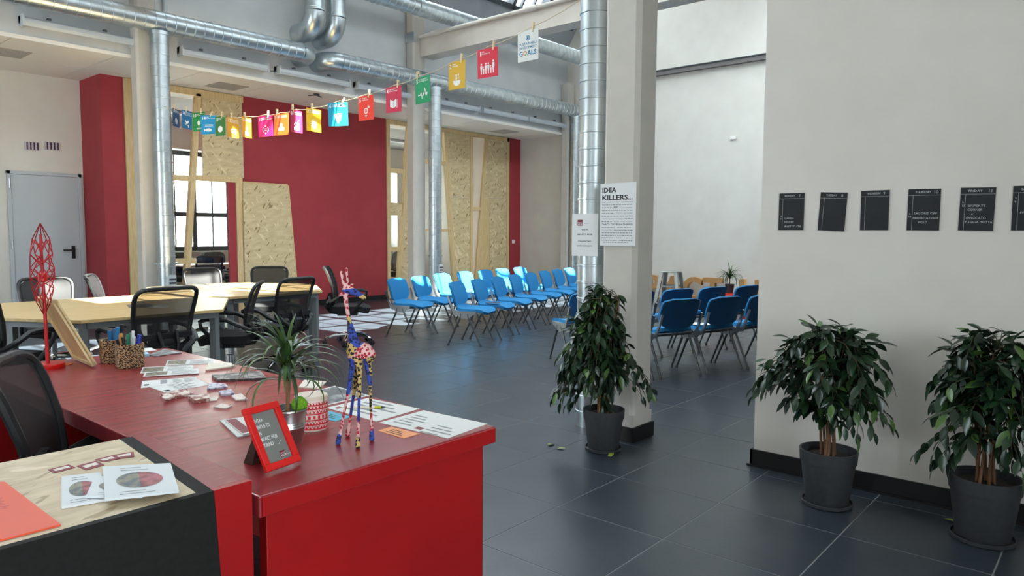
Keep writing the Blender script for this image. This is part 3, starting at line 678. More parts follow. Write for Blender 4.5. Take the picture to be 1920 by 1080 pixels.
q = Vector(A[1])+Vector((.36, -.93))*.24; loose_sheet((q.x, q.y, .467), .9, 'dark leaflet lying on a blue chair seat', .13, mat('dark_leaflet', (60, 62, 70), .6))

# ------------------------------------------------------------------ hexagonal tables
R = 1.10
for k, (cx, cy, lab) in enumerate([(2.49, 6.80, 'large hexagonal maple table with grey legs near the red desk'), (4.20, 7.84, 'large hexagonal maple table with sun stripes near the blue chairs')]):
    t = thing('hexagonal_table', lab, 'table', (cx, cy, 0), group='hexagonal tables')
    V = [(R*math.cos(PI/3*i), R*math.sin(PI/3*i)) for i in range(6)]
    for h in (0, 1):
        pts = [V[(3*h+i) % 6] for i in range(4)]; e = .0015
        n = Vector((0, 1 if h == 0 else -1))*e; pts = [(p[0], p[1]+n.y) for p in pts]
        MB().prism(pts, 2, .714, .74).build('table_top', WOODT, t, bev=.003, smooth=False)
        inn = [(p[0]*.90, p[1]*.90+n.y*40) for p in pts]
        for i in range(4): MB().bar((*inn[i], .69), (*inn[(i+1) % 4], .69), .03, .045).build('apron', GREYM, t)
    for i in range(6):
        a, b = V[i][0]*.92, V[i][1]*.92
        o = MB().box(-.03, .03, -.03, .03, 0, .713).build('leg', GREYM, t, bev=.004, loc=(a, b, 0)); o.rotation_euler = (0, 0, PI/3*i)
        
def tblpaper(pix, z, name, label, m, group=None, th=.002):
    pts = [P(x, y, 2, z) for x, y in pix]; c = sum(pts, Vector())/len(pts)
    t = thing(name, label, 'paper', (c.x, c.y, z), group=group)
    MB().prism([(p.x-c.x, p.y-c.y) for p in pts], 2, 0, th).build('sheet', m, t, smooth=False)
    return t
MAGZ = mat('glossy_print', (120, 112, 110), .4, c2=(196, 192, 186), scale=22, ramp=(.45, .55)); MAGD = mat('dark_print', (70, 66, 68), .45, c2=(150, 146, 144), scale=30, ramp=(.5, .6))
tblpaper([(237, 572), (290, 570), (284, 576), (242, 577)], .7405, 'leaflet', 'printed leaflet on the hexagonal table, the darker one', MAGD, 'leaflets on the hexagonal table')
tblpaper([(283, 574), (319, 572), (313, 577), (278, 577)], .7405, 'leaflet', 'pale leaflet on the hexagonal table', PAPER, 'leaflets on the hexagonal table')

# ------------------------------------------------------------------ office chairs
def office_meshes():
    M = {}
    def outline(n=40, sx=1., inset=0.):
        pts = []
        for i in range(n):
            a = 2*PI*i/n; c, s = math.cos(a), math.sin(a); e = .32
            x = math.copysign(abs(c)**e, c); v = math.copysign(abs(s)**e, s)*.5+.5
            w = (.205+.045*v)-inset; z = .535+inset+(.445-2*inset)*v
            pts.append((x*w, backy(x, v), z))
        return pts
    def backy(x, v): return .20+.10*v+.05*math.sin(PI*(1-v))*-.6-.035*x*x
    M['back_frame'] = (MB().tube(outline(), .017, 8, closed=True), BLACK)
    def pan(u, v):
        x = (u-.5)*2; e = abs(2*v-1); k = max(.05, 1-e**6)**(1/6); w = (.205+.045*v)*k
        return (x*w, backy(x, v), .54+.435*v)
    M['back_mesh'] = (MB().shell(pan, 8, 8, .004), MESHB)
    l = MB()
    for s in (-1, 1):
        l.tube([(s*.20, .195, .62), (s*.19, .24, .56), (s*.10, .27, .50), (s*.05, .22, .43), (s*.04, .08, .41)], [.02, .024, .026, .026, .024], 8)
        l.tube([(s*.07, .235, .66), (s*.06, .27, .56), (s*.05, .26, .47)], .013, 6)
    l.box(-.20, .20, .205, .232, .60, .64).box(-.11, .11, .225, .26, .49, .545)
    M['lumbar_support'] = (l, BLACK)
    def seat(u, v):
        a = (u-.5)*2; e = abs(2*v-1); k = max(.03, 1-e**5)**(1/5)
        return (a*.245*k, -.25+.48*v, .475-.025*(1-a*a)*0-.03*max(0, .2-v)/.2)
    M['seat'] = (MB().shell(seat, 10, 10, .07), CUSH)
    for s in (-1, 1):
        a = MB().tube([(s*.17, -.02, .425), (s*.27, -.03, .43), (s*.285, -.10, .50), (s*.285, -.19, .60), (s*.285, -.20, .655), (s*.285, -.14, .675), (s*.285, .02, .665), (s*.28, .13, .61), (s*.25, .205, .57), (s*.21, .215, .565)], [.016, .018, .018, .018, .02, .022, .022, .02, .018, .015], 8)
        M['armrest%d' % s] = (a, BLACK)
    M['mechanism'] = (MB().box(-.10, .10, -.10, .14, .385, .435).tube([(.10, 0, .41), (.24, -.02, .405)], .007, 6), BLACK)
    M['gas_column'] = (MB().lathe([(.032, .10), (.032, .26), (.016, .265), (.016, .39)], 14), CHROME)
    b = MB()
    for k in range(5):
        c = MB(); an = 2*PI*k/5+.3; d = Vector((math.cos(an), math.sin(an), 0))
        b.tube([d*.03+Vector((0, 0, .12)), d*.18+Vector((0, 0, .115)), d*.30+Vector((0, 0, .075))], [.026, .02, .014], 8)
        s_ = Vector((-d.y, d.x, 0))
        for s in (-1, 1):
            p = d*.305+s_*.016*s+Vector((0, 0, .03)); c.tube([p-s_*.010, p+s_*.010], .03, 12)
        c.tube([d*.30+Vector((0, 0, .055)), d*.30+Vector((0, 0, .078))], .012, 8); M['caster%d' % k] = (c, BLACK)
    b.lathe([(.045, .09), (.045, .14)], 14)
    M['star_base'] = (b, CHROME)
    return {k: (v[0].mesh(k), v[1]) for k, v in M.items()}
OM = office_meshes()
for k, (me, m) in OM.items(): me.materials.append(m)
def office_chair(c, face, label, group, lift=0., base=.4):
    f = Vector((face[0], face[1])).normalized()
    t = thing('office_chair', label, 'chair', (c[0], c[1], 0), math.atan2(f.y, f.x)+PI/2, group)
    for k in ('seat', 'armrest-1', 'armrest1', 'mechanism', 'back_frame', 'lumbar_support'):
        o = link(k.rstrip('-1'), OM[k][0], t, (0, 0, lift))
        if k == 'back_frame': link('back_mesh', OM['back_mesh'][0], o)
    link('gas_column', OM['gas_column'][0], t); sb = link('star_base', OM['star_base'][0], t, rot=(0, 0, base))
    for k in range(5): link('caster', OM['caster%d' % k][0], sb)
    return t
G = 'black mesh office chairs around the hexagonal tables'
office_chair((2.34, 5.63), (-.12, 1), 'black mesh office chair seen from behind, at the table beyond the pencil cups', G, 0)
office_chair((3.33, 6.30), (-.80, .60), 'black mesh office chair seen side-on in the notch between the hexagonal tables', G, -.05, .9)
office_chair((3.98, 6.52), (-.25, 1), 'black mesh office chair seen from behind, at the sun-striped hexagonal table', G, -.04, .1)
office_chair((5.50, 7.40), (.75, -.66), 'black mesh office chair turned away from the table, beside the giraffe head', G, -.02, .2)
office_chair((5.30, 8.95), (-.6, -.8), 'office chair with sunlit back in front of the chipboard leaf', G, -.08)
office_chair((4.58, 9.16), (-.1, -1), 'office chair with sunlit grey back behind the sun-striped table, near the slanted timber', G, -.08)
office_chair((3.28, 8.72), (.85, -.5), 'office chair seen edge-on beside the column behind the tables', G, -.08)
office_chair((2.50, 8.32), (-.1, -1), 'black mesh office chair in front of the grey door', G, -.08)
office_chair((1.52, 6.22), (.85, .5), 'black office chair tucked under the hexagonal table beside the red wire lamp', G, 0.)
office_chair((.92, 2.58), (.88, -.47), 'black mesh office chair behind the reception counter', 'reception chair', .0)
# meeting room behind glass
for k, (x, y) in enumerate([(7.2, 14.2), (8.4, 13.1)]):
    t = thing('meeting_table', ['pale meeting table in the room behind the glass partition, nearer the window', 'pale meeting table in the room behind the glass, nearer the red wall'][k], 'table', (x, y, 0), group='meeting room tables')
    MB().box(-.8, .8, -.4, .4, .71, .74).build('table_top', mat('pale_top', (226, 206, 170), .4), t, bev=.003)
    for a in (-.74, .74):
        for b in (-.34, .34): MB().box(a-.025, a+.025, b-.025, b+.025, 0, .709).build('leg', GREYM, t)
for k, (x, y, f) in enumerate([(6.6, 13.3, (.2, 1)), (7.3, 13.3, (0, 1)), (6.9, 14.95, (0, -1)), (7.7, 14.95, (0, -1)), (8.6, 14.2, (-1, 0)), (5.3, 13.9, (1, .2)), (5.7, 14.6, (1, 0)), (11.2, 13.3, (0, 1))]):
    office_chair((x, y), f, ['black office chair in the meeting room behind the slanted timber', 'black office chair in the meeting room beside the red strip', 'black office chair under the meeting room window, left of two', 'black office chair under the meeting room window, right of two', 'black office chair at the end of the meeting room table', 'black office chair in the meeting room near its side wall', 'black office chair in the meeting room behind the column', 'black office chair behind the narrow glass beside the red wall'][k], 'office chairs in the meeting room', -.04, .3*k)
for k, (px, py) in enumerate([(345, 184), (745, 272)]):
    q = P(px, py, 1, 14.4)
    o = thing('tube_lamp', ['white ceiling lamp in the meeting room above the first goal cards', 'white ceiling lamp in the meeting room behind the narrow glass'][k], 'lamp', (q.x, 14.4, ZC-.03), group='meeting room ceiling lamps')
    MB().box(-.3, .3, -.1, .1, 0, .028).build('housing', LAMPW, o); MB().box(-.28, .28, -.08, .08, -.02, -.001).build('diffuser', SIGNW, o)

# ------------------------------------------------------------------ reception desk and counter
DZ, CZ = .76, .80
dk = thing('reception_desk', 'long glossy red reception desk with a thick worktop', 'desk', (1.32, 2.8, 0), world=True)
MB().box(.895, 1.75, 1.57, 4.0, DZ-.055, DZ).build('worktop', DREDT, dk, bev=.004, smooth=False)
MB().box(.93, 1.722, 1.60, 1.635, 0, DZ-.056).build('end_panel', DRED, dk, bev=.002, smooth=False)
MB().box(.93, 1.722, 3.93, 3.965, 0, DZ-.056).build('end_panel', DRED, dk, bev=.002, smooth=False)
MB().box(1.69, 1.722, 1.6355, 3.929, 0, DZ-.056).build('front_panel', DRED, dk, smooth=False)
MB().box(.9, 1.745, 1.565, 1.5695, DZ-.05, DZ-.004).build('edge_band', DRED, dk, smooth=False)
ct_ = thing('reception_counter', 'counter with chipboard top, charcoal front and red end', 'counter', (.2, 1.9, 0), world=True)
CY0, CY1, CXR = 1.585, 2.19, .885
MB().box(-1.3, CXR, CY0+.02, CY1, 0, CZ-.022).build('carcass', CHAR, ct_, smooth=False)
CF = CY0+.0195
fx = lambda x: x+.06*(.0195/(CY1-CY0))
MB().prism([(-1.3, CF), (fx(.755), CF), (.815, CY1), (-1.3, CY1)], 2, CZ-.0215, CZ).build('chipboard_top', OSBH, ct_, smooth=False)
MB().prism([(fx(.7555), CF), (fx(.79), CF), (.85, CY1), (.8155, CY1)], 2, CZ-.0215, CZ).build('charcoal_strip', CHAR, ct_, smooth=False)
MB().prism([(fx(.7905), CF), (CXR, CF), (CXR, CY1), (.8505, CY1)], 2, CZ-.0215, CZ).build('red_top', SCAR, ct_, smooth=False)
MB().prism([(-1.3, 0), (.835, 0), (.79, CZ), (-1.3, CZ)], 1, CY0, CY0+.019).build('charcoal_front', CHAR, ct_, smooth=False)
MB().prism([(.8355, 0), (CXR, 0), (CXR, CZ), (.7905, CZ)], 1, CY0, CY0+.019).build('red_front', DRED, ct_, smooth=False)

def quadthing(pix, z, name, label, cat, m, th=.0012, group=None, prints=(), rows=()):
    """flat sheet whose corners (TL,TR,BR,BL) are photo pixels on the plane z; prints = (u0,v0,u1,v1,material)"""
    pts = [P(x, y, 2, z) for x, y in pix]; c = sum(pts, Vector())/4
    pts = [p-c for p in pts]
    t = thing(name, label, cat, (c.x, c.y, z+.0005), group=group)
    MB().prism([(p.x, p.y) for p in pts], 2, 0, th).build('sheet', m, t, smooth=False)
    def uv(u, v): return (pts[0]*(1-u)+pts[1]*u)*(1-v)+(pts[3]*(1-u)+pts[2]*u)*v
    def patch(mb, u0, v0, u1, v1, n=1):
        k = len(mb.v)
        mb.v += [(q.x, q.y, th+.0004) for q in (uv(u0, v0), uv(u0, v1), uv(u1, v1), uv(u1, v0))]; mb.f.append((k, k+1, k+2, k+3))
    by = {}
    for u0, v0, u1, v1, mm in prints: patch(by.setdefault(mm.name, (MB(), mm))[0], u0, v0, u1, v1)
    for v0, v1, n, u0, u1, mm in rows:      # lines of illegible small print
        for i in range(n):
            v = v0+(v1-v0)*i/max(1, n-1); patch(by.setdefault(mm.name, (MB(), mm))[0], u0, v, u0+(u1-u0)*(.6+.4*((i*7) % 5)/4), v+.5*(v1-v0)/n)
    for mb, mm in by.values(): mb.build('print', mm, t, smooth=False)
    return t
z7 = lambda L: [(160+x/6, 600+y/6) for x, y in L]
SEPIA = mat('sepia_photo', (150, 136, 112), .6, c2=(92, 84, 72), scale=60, ramp=(.4, .6)); GREYPH = mat('grey_photo', (74, 78, 84), .5, c2=(168, 172, 176), scale=9, ramp=(.5, .7))
PBLUE = mat('pale_blue_paper', (150, 196, 212), .7); CYAN = mat('cyan_note', (84, 178, 204), .7); ORNG = mat('orange_note', (244, 160, 108), .7)
FOLD = mat('orange_folder', (226, 82, 46), .5); PACK = mat('maroon_leaflet', (150, 92, 84), .5, c2=(224, 206, 196), scale=50, ramp=(.5, .55)); PACKW = mat('white_packet', (226, 214, 206), .6, c2=(176, 120, 112), scale=70, ramp=(.6, .66)); VIOL = mat('violet_packet', (206, 204, 216), .6, c2=(120, 110, 150), scale=80, ramp=(.55, .6))
g_ = 'leaflets spread on the red desk'
quadthing(z7([(600, 325), (740, 314), (805, 343), (610, 366)]), DZ, 'paper_card', 'plain white card at the far corner of the red desk', 'paper', PAPER)
quadthing(z7([(608, 382), (700, 388), (722, 410), (610, 418)]), DZ, 'note_pad', 'small pale blue note pad beside the woven pencil cup', 'note pad', PBLUE, .012)
quadthing(z7([(890, 336), (1088, 375), (770, 418), (715, 395)]), DZ, 'magazine', 'colourful glossy magazine at the far edge of the red desk', 'magazine', mat('colour_print', (96, 92, 96), .35, c2=(168, 178, 182), scale=26, ramp=(.45, .6)), .004)
pr_l = lambda: [(.03, .12, .42, .88, SEPIA)]
rw = [(.15, .8, 5, .5, .95, INKL)]
quadthing(z7([(925, 458), (1440, 438), (1430, 490), (900, 515)]), DZ, 'brochure', 'brochure with a sepia picture, farthest of three alike on the red desk', 'brochure', PAPER, .001, g_, pr_l(), rw)
quadthing(z7([(645, 535), (1215, 508), (1210, 562), (618, 603)]), DZ, 'brochure', 'brochure with a sepia picture, middle of three alike on the red desk', 'brochure', PAPER, .001, g_, pr_l(), rw)
quadthing(z7([(668, 596), (1278, 545), (1276, 605), (648, 640)]), DZ+.0018, 'brochure', 'brochure with a sepia picture, on top of another one', 'brochure', PAPER, .001, g_, pr_l(), rw)
quadthing(z7([(640, 690), (1250, 644), (1270, 690), (625, 770)]), DZ, 'flyer', 'white printed flyer partly over another flyer', 'flyer', PAPER, .001, g_, [(.04, .55, .13, .75, INK), (.33, .1, .45, .75, INKL)], [(.15, .85, 6, .55, .72, INKL), (.15, .85, 6, .76, .95, INKL)])
quadthing(z7([(730, 760), (1260, 668), (1405, 730), (900, 820)]), DZ-.0004, 'flyer', 'white printed flyer lying under another flyer', 'flyer', PAPER, .0008, g_, [(.05, .7, .16, .9, INK)], [(.1, .9, 6, .3, .8, INKL)])
quadthing(z7([(1385, 503), (1640, 497), (1690, 530), (1350, 575)]), DZ, 'leaflet_stack', 'stack of white leaflets near the spiky desk plant', 'leaflet', PAPERC, .006, g_)
quadthing(z7([(1405, 722), (1580, 732), (1605, 766), (1368, 790)]), DZ, 'leaflet', 'small folded pale blue leaflet near the spiky plant', 'leaflet', VIOL, .006, g_)
quadthing(z7([(838, 855), (1100, 800), (1218, 848), (940, 902)]), DZ, 'packet_pile', 'pile of maroon and white packets, larger one', 'packet', PACK, .010, g_)
quadthing(z7([(860, 878), (930, 840), (1010, 870), (900, 900)]), DZ+.0115, 'packet', 'maroon packet on top of the larger pile', 'packet', PACKW, .005, g_)
quadthing(z7([(1158, 885), (1400, 862), (1395, 915), (1230, 942)]), DZ, 'packet_pile', 'pile of maroon and white packets, smaller one', 'packet', PACK, .012, g_)
quadthing(z7([(1405, 880), (1500, 872), (1480, 912), (1404, 915)]), DZ, 'packet', 'flat white packet beside the smaller pile', 'packet', PACKW, .003, g_)
quadthing(z7([(1440, 988), (1530, 955), (1655, 972), (1590, 1006)]), DZ, 'packet', 'single white packet nearest the red picture frame', 'packet', PACKW, .004, g_)
quadthing(z7([(1500, 822), (1640, 800), (1680, 846), (1530, 858)]), DZ, 'packet', 'violet patterned packet near the spiky plant', 'packet', VIOL, .008, g_)
quadthing(z7([(1640, 868), (1750, 842), (1830, 905), (1700, 915)]), DZ, 'packet', 'cream packet behind the spiky plant leaves', 'packet', PACKW, .006, g_)
quadthing([(397, 707), (488, 699), (500, 713), (408, 716)], DZ, 'magazine', 'dark patterned magazine stack behind the spiky plant', 'magazine', MAGD, .010)
quadthing([(570, 714), (612, 717), (598, 730), (560, 727)], DZ, 'leaflet', 'cream leaflet between the spiky plant and the grey photo', 'leaflet', PAPERC, .004, g_)
quadthing([(628, 724), (692, 742), (615, 760), (560, 741)], DZ, 'photo_print', 'grey photo print with white border on the red desk', 'photo', PAPER, .001, None, [(.05, .05, .95, .95, GREYPH)])
quadthing([(690, 747), (787, 767), (706, 791), (612, 765)], DZ, 'form_sheet', 'white form sheet under the giraffe and the pen', 'paper', PAPER, .001, 'white form sheets', [(.08, .80, .16, .92, HUBR)], [(.1, .75, 5, .15, .9, INKL)])
quadthing([(794.4, 770), (914, 795.4), (839, 822.5), (711, 793)], DZ, 'form_sheet', 'white form sheet at the corner of the red desk', 'paper', PAPER, .001, 'white form sheets', [(.46, .80, .57, .92, HUBR)], [(.3, .8, 5, .1, .4, INKL), (.55, .95, 4, .6, .95, INKL)])
quadthing([(606, 768), (658, 782), (629, 790.5), (585, 781)], DZ, 'sticky_note', 'cyan note beside the red patterned jar', 'note', CYAN, .001, None, [], [(.3, .7, 3, .4, .8, INK)])
quadthing([(734, 801), (787, 814), (757, 822.5), (708, 808)], DZ, 'sticky_note', 'orange note beside the white form sheet', 'note', ORNG, .001, None, [], [(.3, .75, 3, .2, .8, INK)])
quadthing([(412, 790), (452, 786), (486, 812), (446, 822)], DZ, 'booklet', 'white booklet under a maroon booklet beside the red frame', 'booklet', PAPER, .004)
quadthing([(421, 789), (456, 784), (490, 808), (456, 817)], DZ+.0048, 'booklet', 'maroon booklet on the stack beside the red frame', 'booklet', PAPER, .004, None, [(.02, .05, .55, .95, HUBR)])
z3 = lambda L: [(x/3.375, 760+y/3.375) for x, y in L]
cg = 'maroon cards on the chipboard counter'
for L, lab in (([(300, 410), (435, 376), (480, 396), (345, 431)], 'maroon card on the chipboard, apart from the overlapping cards'), ([(482, 386), (610, 352), (662, 380), (545, 413)], 'maroon card with a white panel, second from the red desk end'), ([(600, 345), (712, 318), (760, 340), (655, 362)], 'maroon card under the last card of the row'), ([(715, 316), (845, 295), (850, 325), (735, 342)], 'maroon card nearest the charcoal strip')):
    quadthing(z3(L), CZ+(.0012 if L[0][0] == 715 else 0), 'business_card', lab, 'card', HUBR, .0007, cg, [(.15, .25, .85, .7, PACKW)])
def brochure(L, z, lab):
    t = quadthing(z3(L), z, 'booklet', lab, 'booklet', mat('bluish_paper', (216, 220, 224), .6), .005, 'white booklets with a round picture', [], [(.10, .18, 2, .25, .75, INKL), (.85, .92, 2, .2, .8, INKL)])
    pts = [P(x, y, 2, z) for x, y in z3(L)]; c = sum(pts, Vector())/4; pts = [p-c for p in pts]
    uv = lambda u, v: (pts[0]*(1-u)+pts[1]*u)*(1-v)+(pts[3]*(1-u)+pts[2]*u)*v
    for a0, a1, mm in ((PI/2, 3*PI/2, mat('round_photo_a', (66, 76, 92), .5, c2=(146, 140, 110), scale=40)), (-PI/2, PI/2, mat('round_photo_b', (110, 34, 44), .5, c2=(170, 80, 90), scale=40))):
        m = MB(); q = [uv(.5+.33*math.cos(a0+(a1-a0)*i/12), .52+.25*math.sin(a0+(a1-a0)*i/12)) for i in range(13)]
        m.poly([(p.x, p.y, .0056) for p in q]); m.build('round_picture', mm, t, smooth=False)
    return t
brochure([(390, 463), (640, 436), (665, 610), (390, 658)], CZ, 'white booklet lowest in the stack of three on the chipboard')
brochure([(600, 465), (880, 445), (900, 590), (545, 588)], CZ+.0065, 'white booklet in the middle of the stack, mostly covered')
brochure([(650, 400), (1080, 378), (1133, 555), (665, 610)], CZ+.013, 'white booklet on top of the stack on the chipboard')
quadthing(z3([(-330, 500), (30, 494), (385, 765), (-330, 950)]), CZ, 'folder', 'orange folder at the end of the chipboard counter', 'folder', FOLD, .004, None, [], [(.3, .55, 9, .58, .72, mat('folder_ink', (190, 62, 34), .5))])
# pen
a, b = P(652, 764, 2, DZ+.006), P(722, 763.5, 2, DZ+.006); pn = thing('ballpoint_pen', 'pale pen with yellow and black grip on the form sheet', 'pen', (a.x, a.y, DZ+.002), world=True)
L = lambda t: a.lerp(b, t)
MB().tube([L(0), L(.72)], .004, 8).build('barrel', PAPERC, pn); MB().tube([L(.72), L(.9)], .0046, 8).build('grip', mat('lime', (190, 190, 40), .5), pn); MB().tube([L(.9), L(1)], [.0045, .002], 8).build('tip', BLACK, pn)

# red picture frame
a, b = P(497, 893, 2, DZ), P(561, 870, 2, DZ); e = (b-a); fwid = e.length
fr = thing('picture_frame', 'red picture frame with white slogan on grey, leaning back', 'picture frame', (a.x, a.y, DZ+.001), math.atan2(e.y, e.x))
tl = math.radians(30); FH = .18
body = bpy.data.objects.new('panel', None); COL.objects.link(body)
bpy.data.objects.remove(body)
def tilt(mb):   # lean local x-z plane back by tl
    mb.v = [(x, y*math.cos(tl)+z*math.sin(tl), z*math.cos(tl)-y*math.sin(tl)+.006) for x, y, z in mb.v]; return mb
bw_ = .019
m = MB().box(0, fwid, -.012, 0, 0, bw_).box(0, fwid, -.012, 0, FH-bw_, FH).box(0, bw_, -.012, 0, bw_, FH-bw_).box(fwid-bw_, fwid, -.012, 0, bw_, FH-bw_)
tilt(m).build('frame', FRED, fr, bev=.0015, smooth=False)
m = MB().box(bw_, fwid-bw_, -.004, -.001, bw_, FH-bw_); tilt(m).build('picture', mat('grey_print', (118, 120, 116), .3), fr, smooth=False)
m = MB()
for i, (s, w) in enumerate((('ENTRA', .030), ('ANCHE TU', .046), ('IN', .010), ('IMPACT HUB', .056), ('TORINO', .036))): text(m, s, bw_+.002, FH-.045-i*.0175, .0145, -.0046, width=w, bold=.012)
ring(m, .06, .085, .0245, .0255, -.0046, -1.1, -.5, 8); text(m, 'Torino', .084, .029, .006, -.0046)
tilt(m).build('lettering', SIGNW, fr, smooth=False)
m = MB(); rect(m, .064, .082, .026, .044, -.0045); tilt(m).build('logo', HUBR, fr, smooth=False)
m = MB(); text(m, 'IMPACT', .0655, .0355, .0045, -.0049); text(m, 'HUB', .066, .028, .0085, -.0049, bold=.02); tilt(m).build('logo_lettering', SIGNW, fr, smooth=False)
MB().prism([(.10, .0), (.06, .11), (.075, .115), (.135, 0)], 0, fwid*.35, fwid*.65).build('easel_back', mat('brown_card', (66, 42, 36), .7), fr, smooth=False)

# tin pot with dracaena
pc = P(545, 826, 2, DZ); pc = Vector((1.20, 1.93, DZ))
def dracaena(loc, h, n, reach, label, potfn, seed, stem=.02, sc=1., w0=.013):
    r = random.Random(seed); t = thing('spiky_plant', label, 'plant', loc)
    zb = potfn(t)
    MB().tube([(0, 0, zb-.02), (.004*sc, .002, zb+h*.25), (-.003, .004, zb+h*.5)], [stem*.5, stem*.42, stem*.4], 8).build('stem', BARK, t)
    for k in range(n):
        an = k*2.4+r.uniform(-.3, .3); el = r.uniform(.25, 1.5); Ls = reach*r.uniform(.75, 1.1); z0 = zb+h*(.32+.22*(k/n))
        d = Vector((math.cos(an), math.sin(an), 0)); m = MB(); p = Vector((0, 0, z0)); ang = el; N = 9; w = w0*r.uniform(.8, 1.15); sd = Vector((-d.y, d.x, 0)); droop = r.uniform(.14, .36)*(1.5-el*.55)
        for i in range(N+1):
            f = i/N; ww = w*.5*min(1, .45+f*3)*(1-f**2.2)+.0006; up_ = Vector((0, 0, 1))*math.cos(ang)-d*math.sin(ang)
            m.v += [tuple(p-sd*ww+up_*ww*.35), tuple(p), tuple(p+sd*ww+up_*ww*.35)]
            p = p+(d*math.cos(ang)+Vector((0, 0, 1))*math.sin(ang))*Ls/N; ang -= droop*(.4+1.2*f)
        for i in range(N):
            for j in range(2): q = i*3+j; m.f.append((q, q+1, q+4, q+3))
        lowest = min(v[2] for v in m.v)
        if lowest < .004: m.v = [(x, y, max(z, .004)) for x, y, z in m.v]
        m.build('leaf', DRAC[k % 2], t)
    return t
def tinpot(t):
    MB().lathe([(.042, 0), (.046, .012), (.0505, .045), (.052, .047), (.051, .052), (.0525, .054), (.0515, .059), (.053, .061), (.052, .066), (.057, .098), (.060, .10), (.0595, .104), (.055, .104), (.054, .085), (.001, .084)], 28).build('pot', TIN, t)
    MB().lathe([(.053, .084), (.001, .092)], 20).build('soil', SOIL, t)
    m = MB(); r = random.Random(3)
    m.ball((.030, -.018, .112), .024, 14, 10); m.v = [tuple(Vector(v)+Vector((r.uniform(-1, 1), r.uniform(-1, 1), r.uniform(-1, 1)))*.002) for v in m.v]
    m.build('moss_ball', mat('moss', (128, 178, 32), .9, c2=(96, 150, 24), scale=120, bump=.6, bscale=200), t)
    return .088
dracaena((pc.x, pc.y, DZ), .30, 66, .215, 'spiky green dracaena in a tin pot on the red desk', tinpot, 5, stem=.014, w0=.0145)
# red and white jar
jc = P(590, 806, 2, DZ); jc = Vector((1.335, 2.005, DZ))
jr = thing('patterned_jar', 'white jar with red folk pattern bands and pale lid', 'jar', (jc.x, jc.y, DZ))
MB().lathe([(.050, 0), (.053, .004), (.053, .096), (.052, .10)], 36).build('jar_body', mat('jar_white', (232, 214, 206), .4), jr)
MB().lathe([(.0535, .1005), (.0535, .108), (.05, .112), (.001, .112)], 36).build('lid', mat('jar_lid', (226, 208, 190), .5), jr)
JR = mat('jar_red', (206, 32, 44), .45); m = MB(); rr_ = .0536
def onring(m, pts, n, ph=0):
    for i in range(n):
        a = 2*PI*(i+ph)/n; k = len(m.v); m.v += [((rr_)*math.cos(a+p[0]/rr_), rr_*math.sin(a+p[0]/rr_), p[1]) for p in pts]; m.f.append(tuple(range(k, k+len(pts))))
for z in (.006, .0205, .035, .0545, .071, .083): m.lathe([(rr_-.0002, z), (rr_, z+.0003), (rr_, z+.0042), (rr_-.0002, z+.0046)], 36)
for z, hh, n in ((.0095, .010, 28), (.025, .009, 34), (.060, .010, 28), (.087, .008, 34)):
    onring(m, [(-.0045*28/n, z), (.0045*28/n, z), (0, z+hh)], n); onring(m, [(-.002, z+hh), (0, z+.003), (.002, z+hh)], n, .5)
onring(m, [(-.004, .041), (.004, .041), (.004, .052), (-.004, .052)], 22); onring(m, [(-.003, .0755), (.003, .0755), (.003, .082), (-.003, .082)], 30)
m.build('red_pattern', JR, jr, smooth=False)

# wire lamp / sculpture
lc = P(90, 689, 2, DZ)
lm = thing('wire_lamp', 'red wire-frame ogive sculpture on a pole with round base', 'sculpture', (lc.x, lc.y, DZ))
MB().lathe([(.068, 0), (.070, .003), (.070, .018), (.067, .021), (.001, .022)], 36).build('base', FRED, lm)
MB().tube([(0, 0, .02), (-.006, .004, .62)], [.0085, .006], 10).build('pole', LRED, lm)
MB().lathe([(.012, .40), (.02, .405), (.02, .44), (.012, .445)], 14, (-.005, .003, 0)).build('hub', FRED, lm)
m = MB(); rings = [(0, .672, 0), (.036, .60, 0), (.046, .53, .5), (.050, .465, 0), (.050, .42, .5), (.044, .37, 0), (.030, .31, .5), (0, .245, 0)]
pts = [[Vector((-.005+r*math.cos((i+o)*PI/2.5), .003+r*math.sin((i+o)*PI/2.5), z)) for i in range(5)] for r, z, o in rings]
for a, b in zip(pts, pts[1:]):
    for i in range(5):
        m.tube([a[i], b[i]], .0022, 6)
        m.tube([a[i], b[(i-1) % 5]], .0022, 6)
for lv in (1, 2, 3, 4):
    for i in range(5): m.tube([pts[lv][i], Vector((-.005, .003, pts[lv][i].z-.05 if lv < 3 else .425))], .0018, 6)
m.build('wire_frame', LRED, lm)
ta = P(142, 683, 2, DZ); MB().prism([(0, 0), (.06, -.01), (.09, .02), (.07, .045), (.02, .03)], 2, 0, .003).build('ribbon', mat('orange_tag', (216, 110, 50), .6), loc=(ta.x-.09, ta.y+.01, DZ+.0003)); tag(COL.objects[-1], 'orange paper scrap behind the red lamp base', 'paper')
# leaning wooden frame
wa, wb = P(178, 690, 2, DZ), P(141, 674, 2, DZ)
wf = thing('wooden_stand', 'light wooden board with a rim, leaning back on the red desk', 'board', (wa.x, wa.y, DZ), world=True)
dn = Vector((-.105, .165, .30)); ed = wb-wa; nn = ed.cross(dn).normalized()*.012
def slab(p, q, w, h, nm, mm): 
    MB().hexa([p-nn*w, q-nn*w, q+nn*w, p+nn*w], [p-nn*w+h, q-nn*w+h, q+nn*w+h, p+nn*w+h]).build(nm, mm, wf, smooth=False)
slab(wa+Vector((0, 0, .012)), wb+Vector((0, 0, .012)), .25, dn, 'board', WOODB)
hb = dn.normalized()*.016; eb = ed.normalized()*.016
slab(wa+Vector((0, 0, .012)), wb+Vector((0, 0, .012)), 1, hb, 'rim', WOODE); slab(wa+Vector((0, 0, .012))+dn-hb, wb+Vector((0, 0, .012))+dn-hb, 1, hb, 'rim', WOODE)
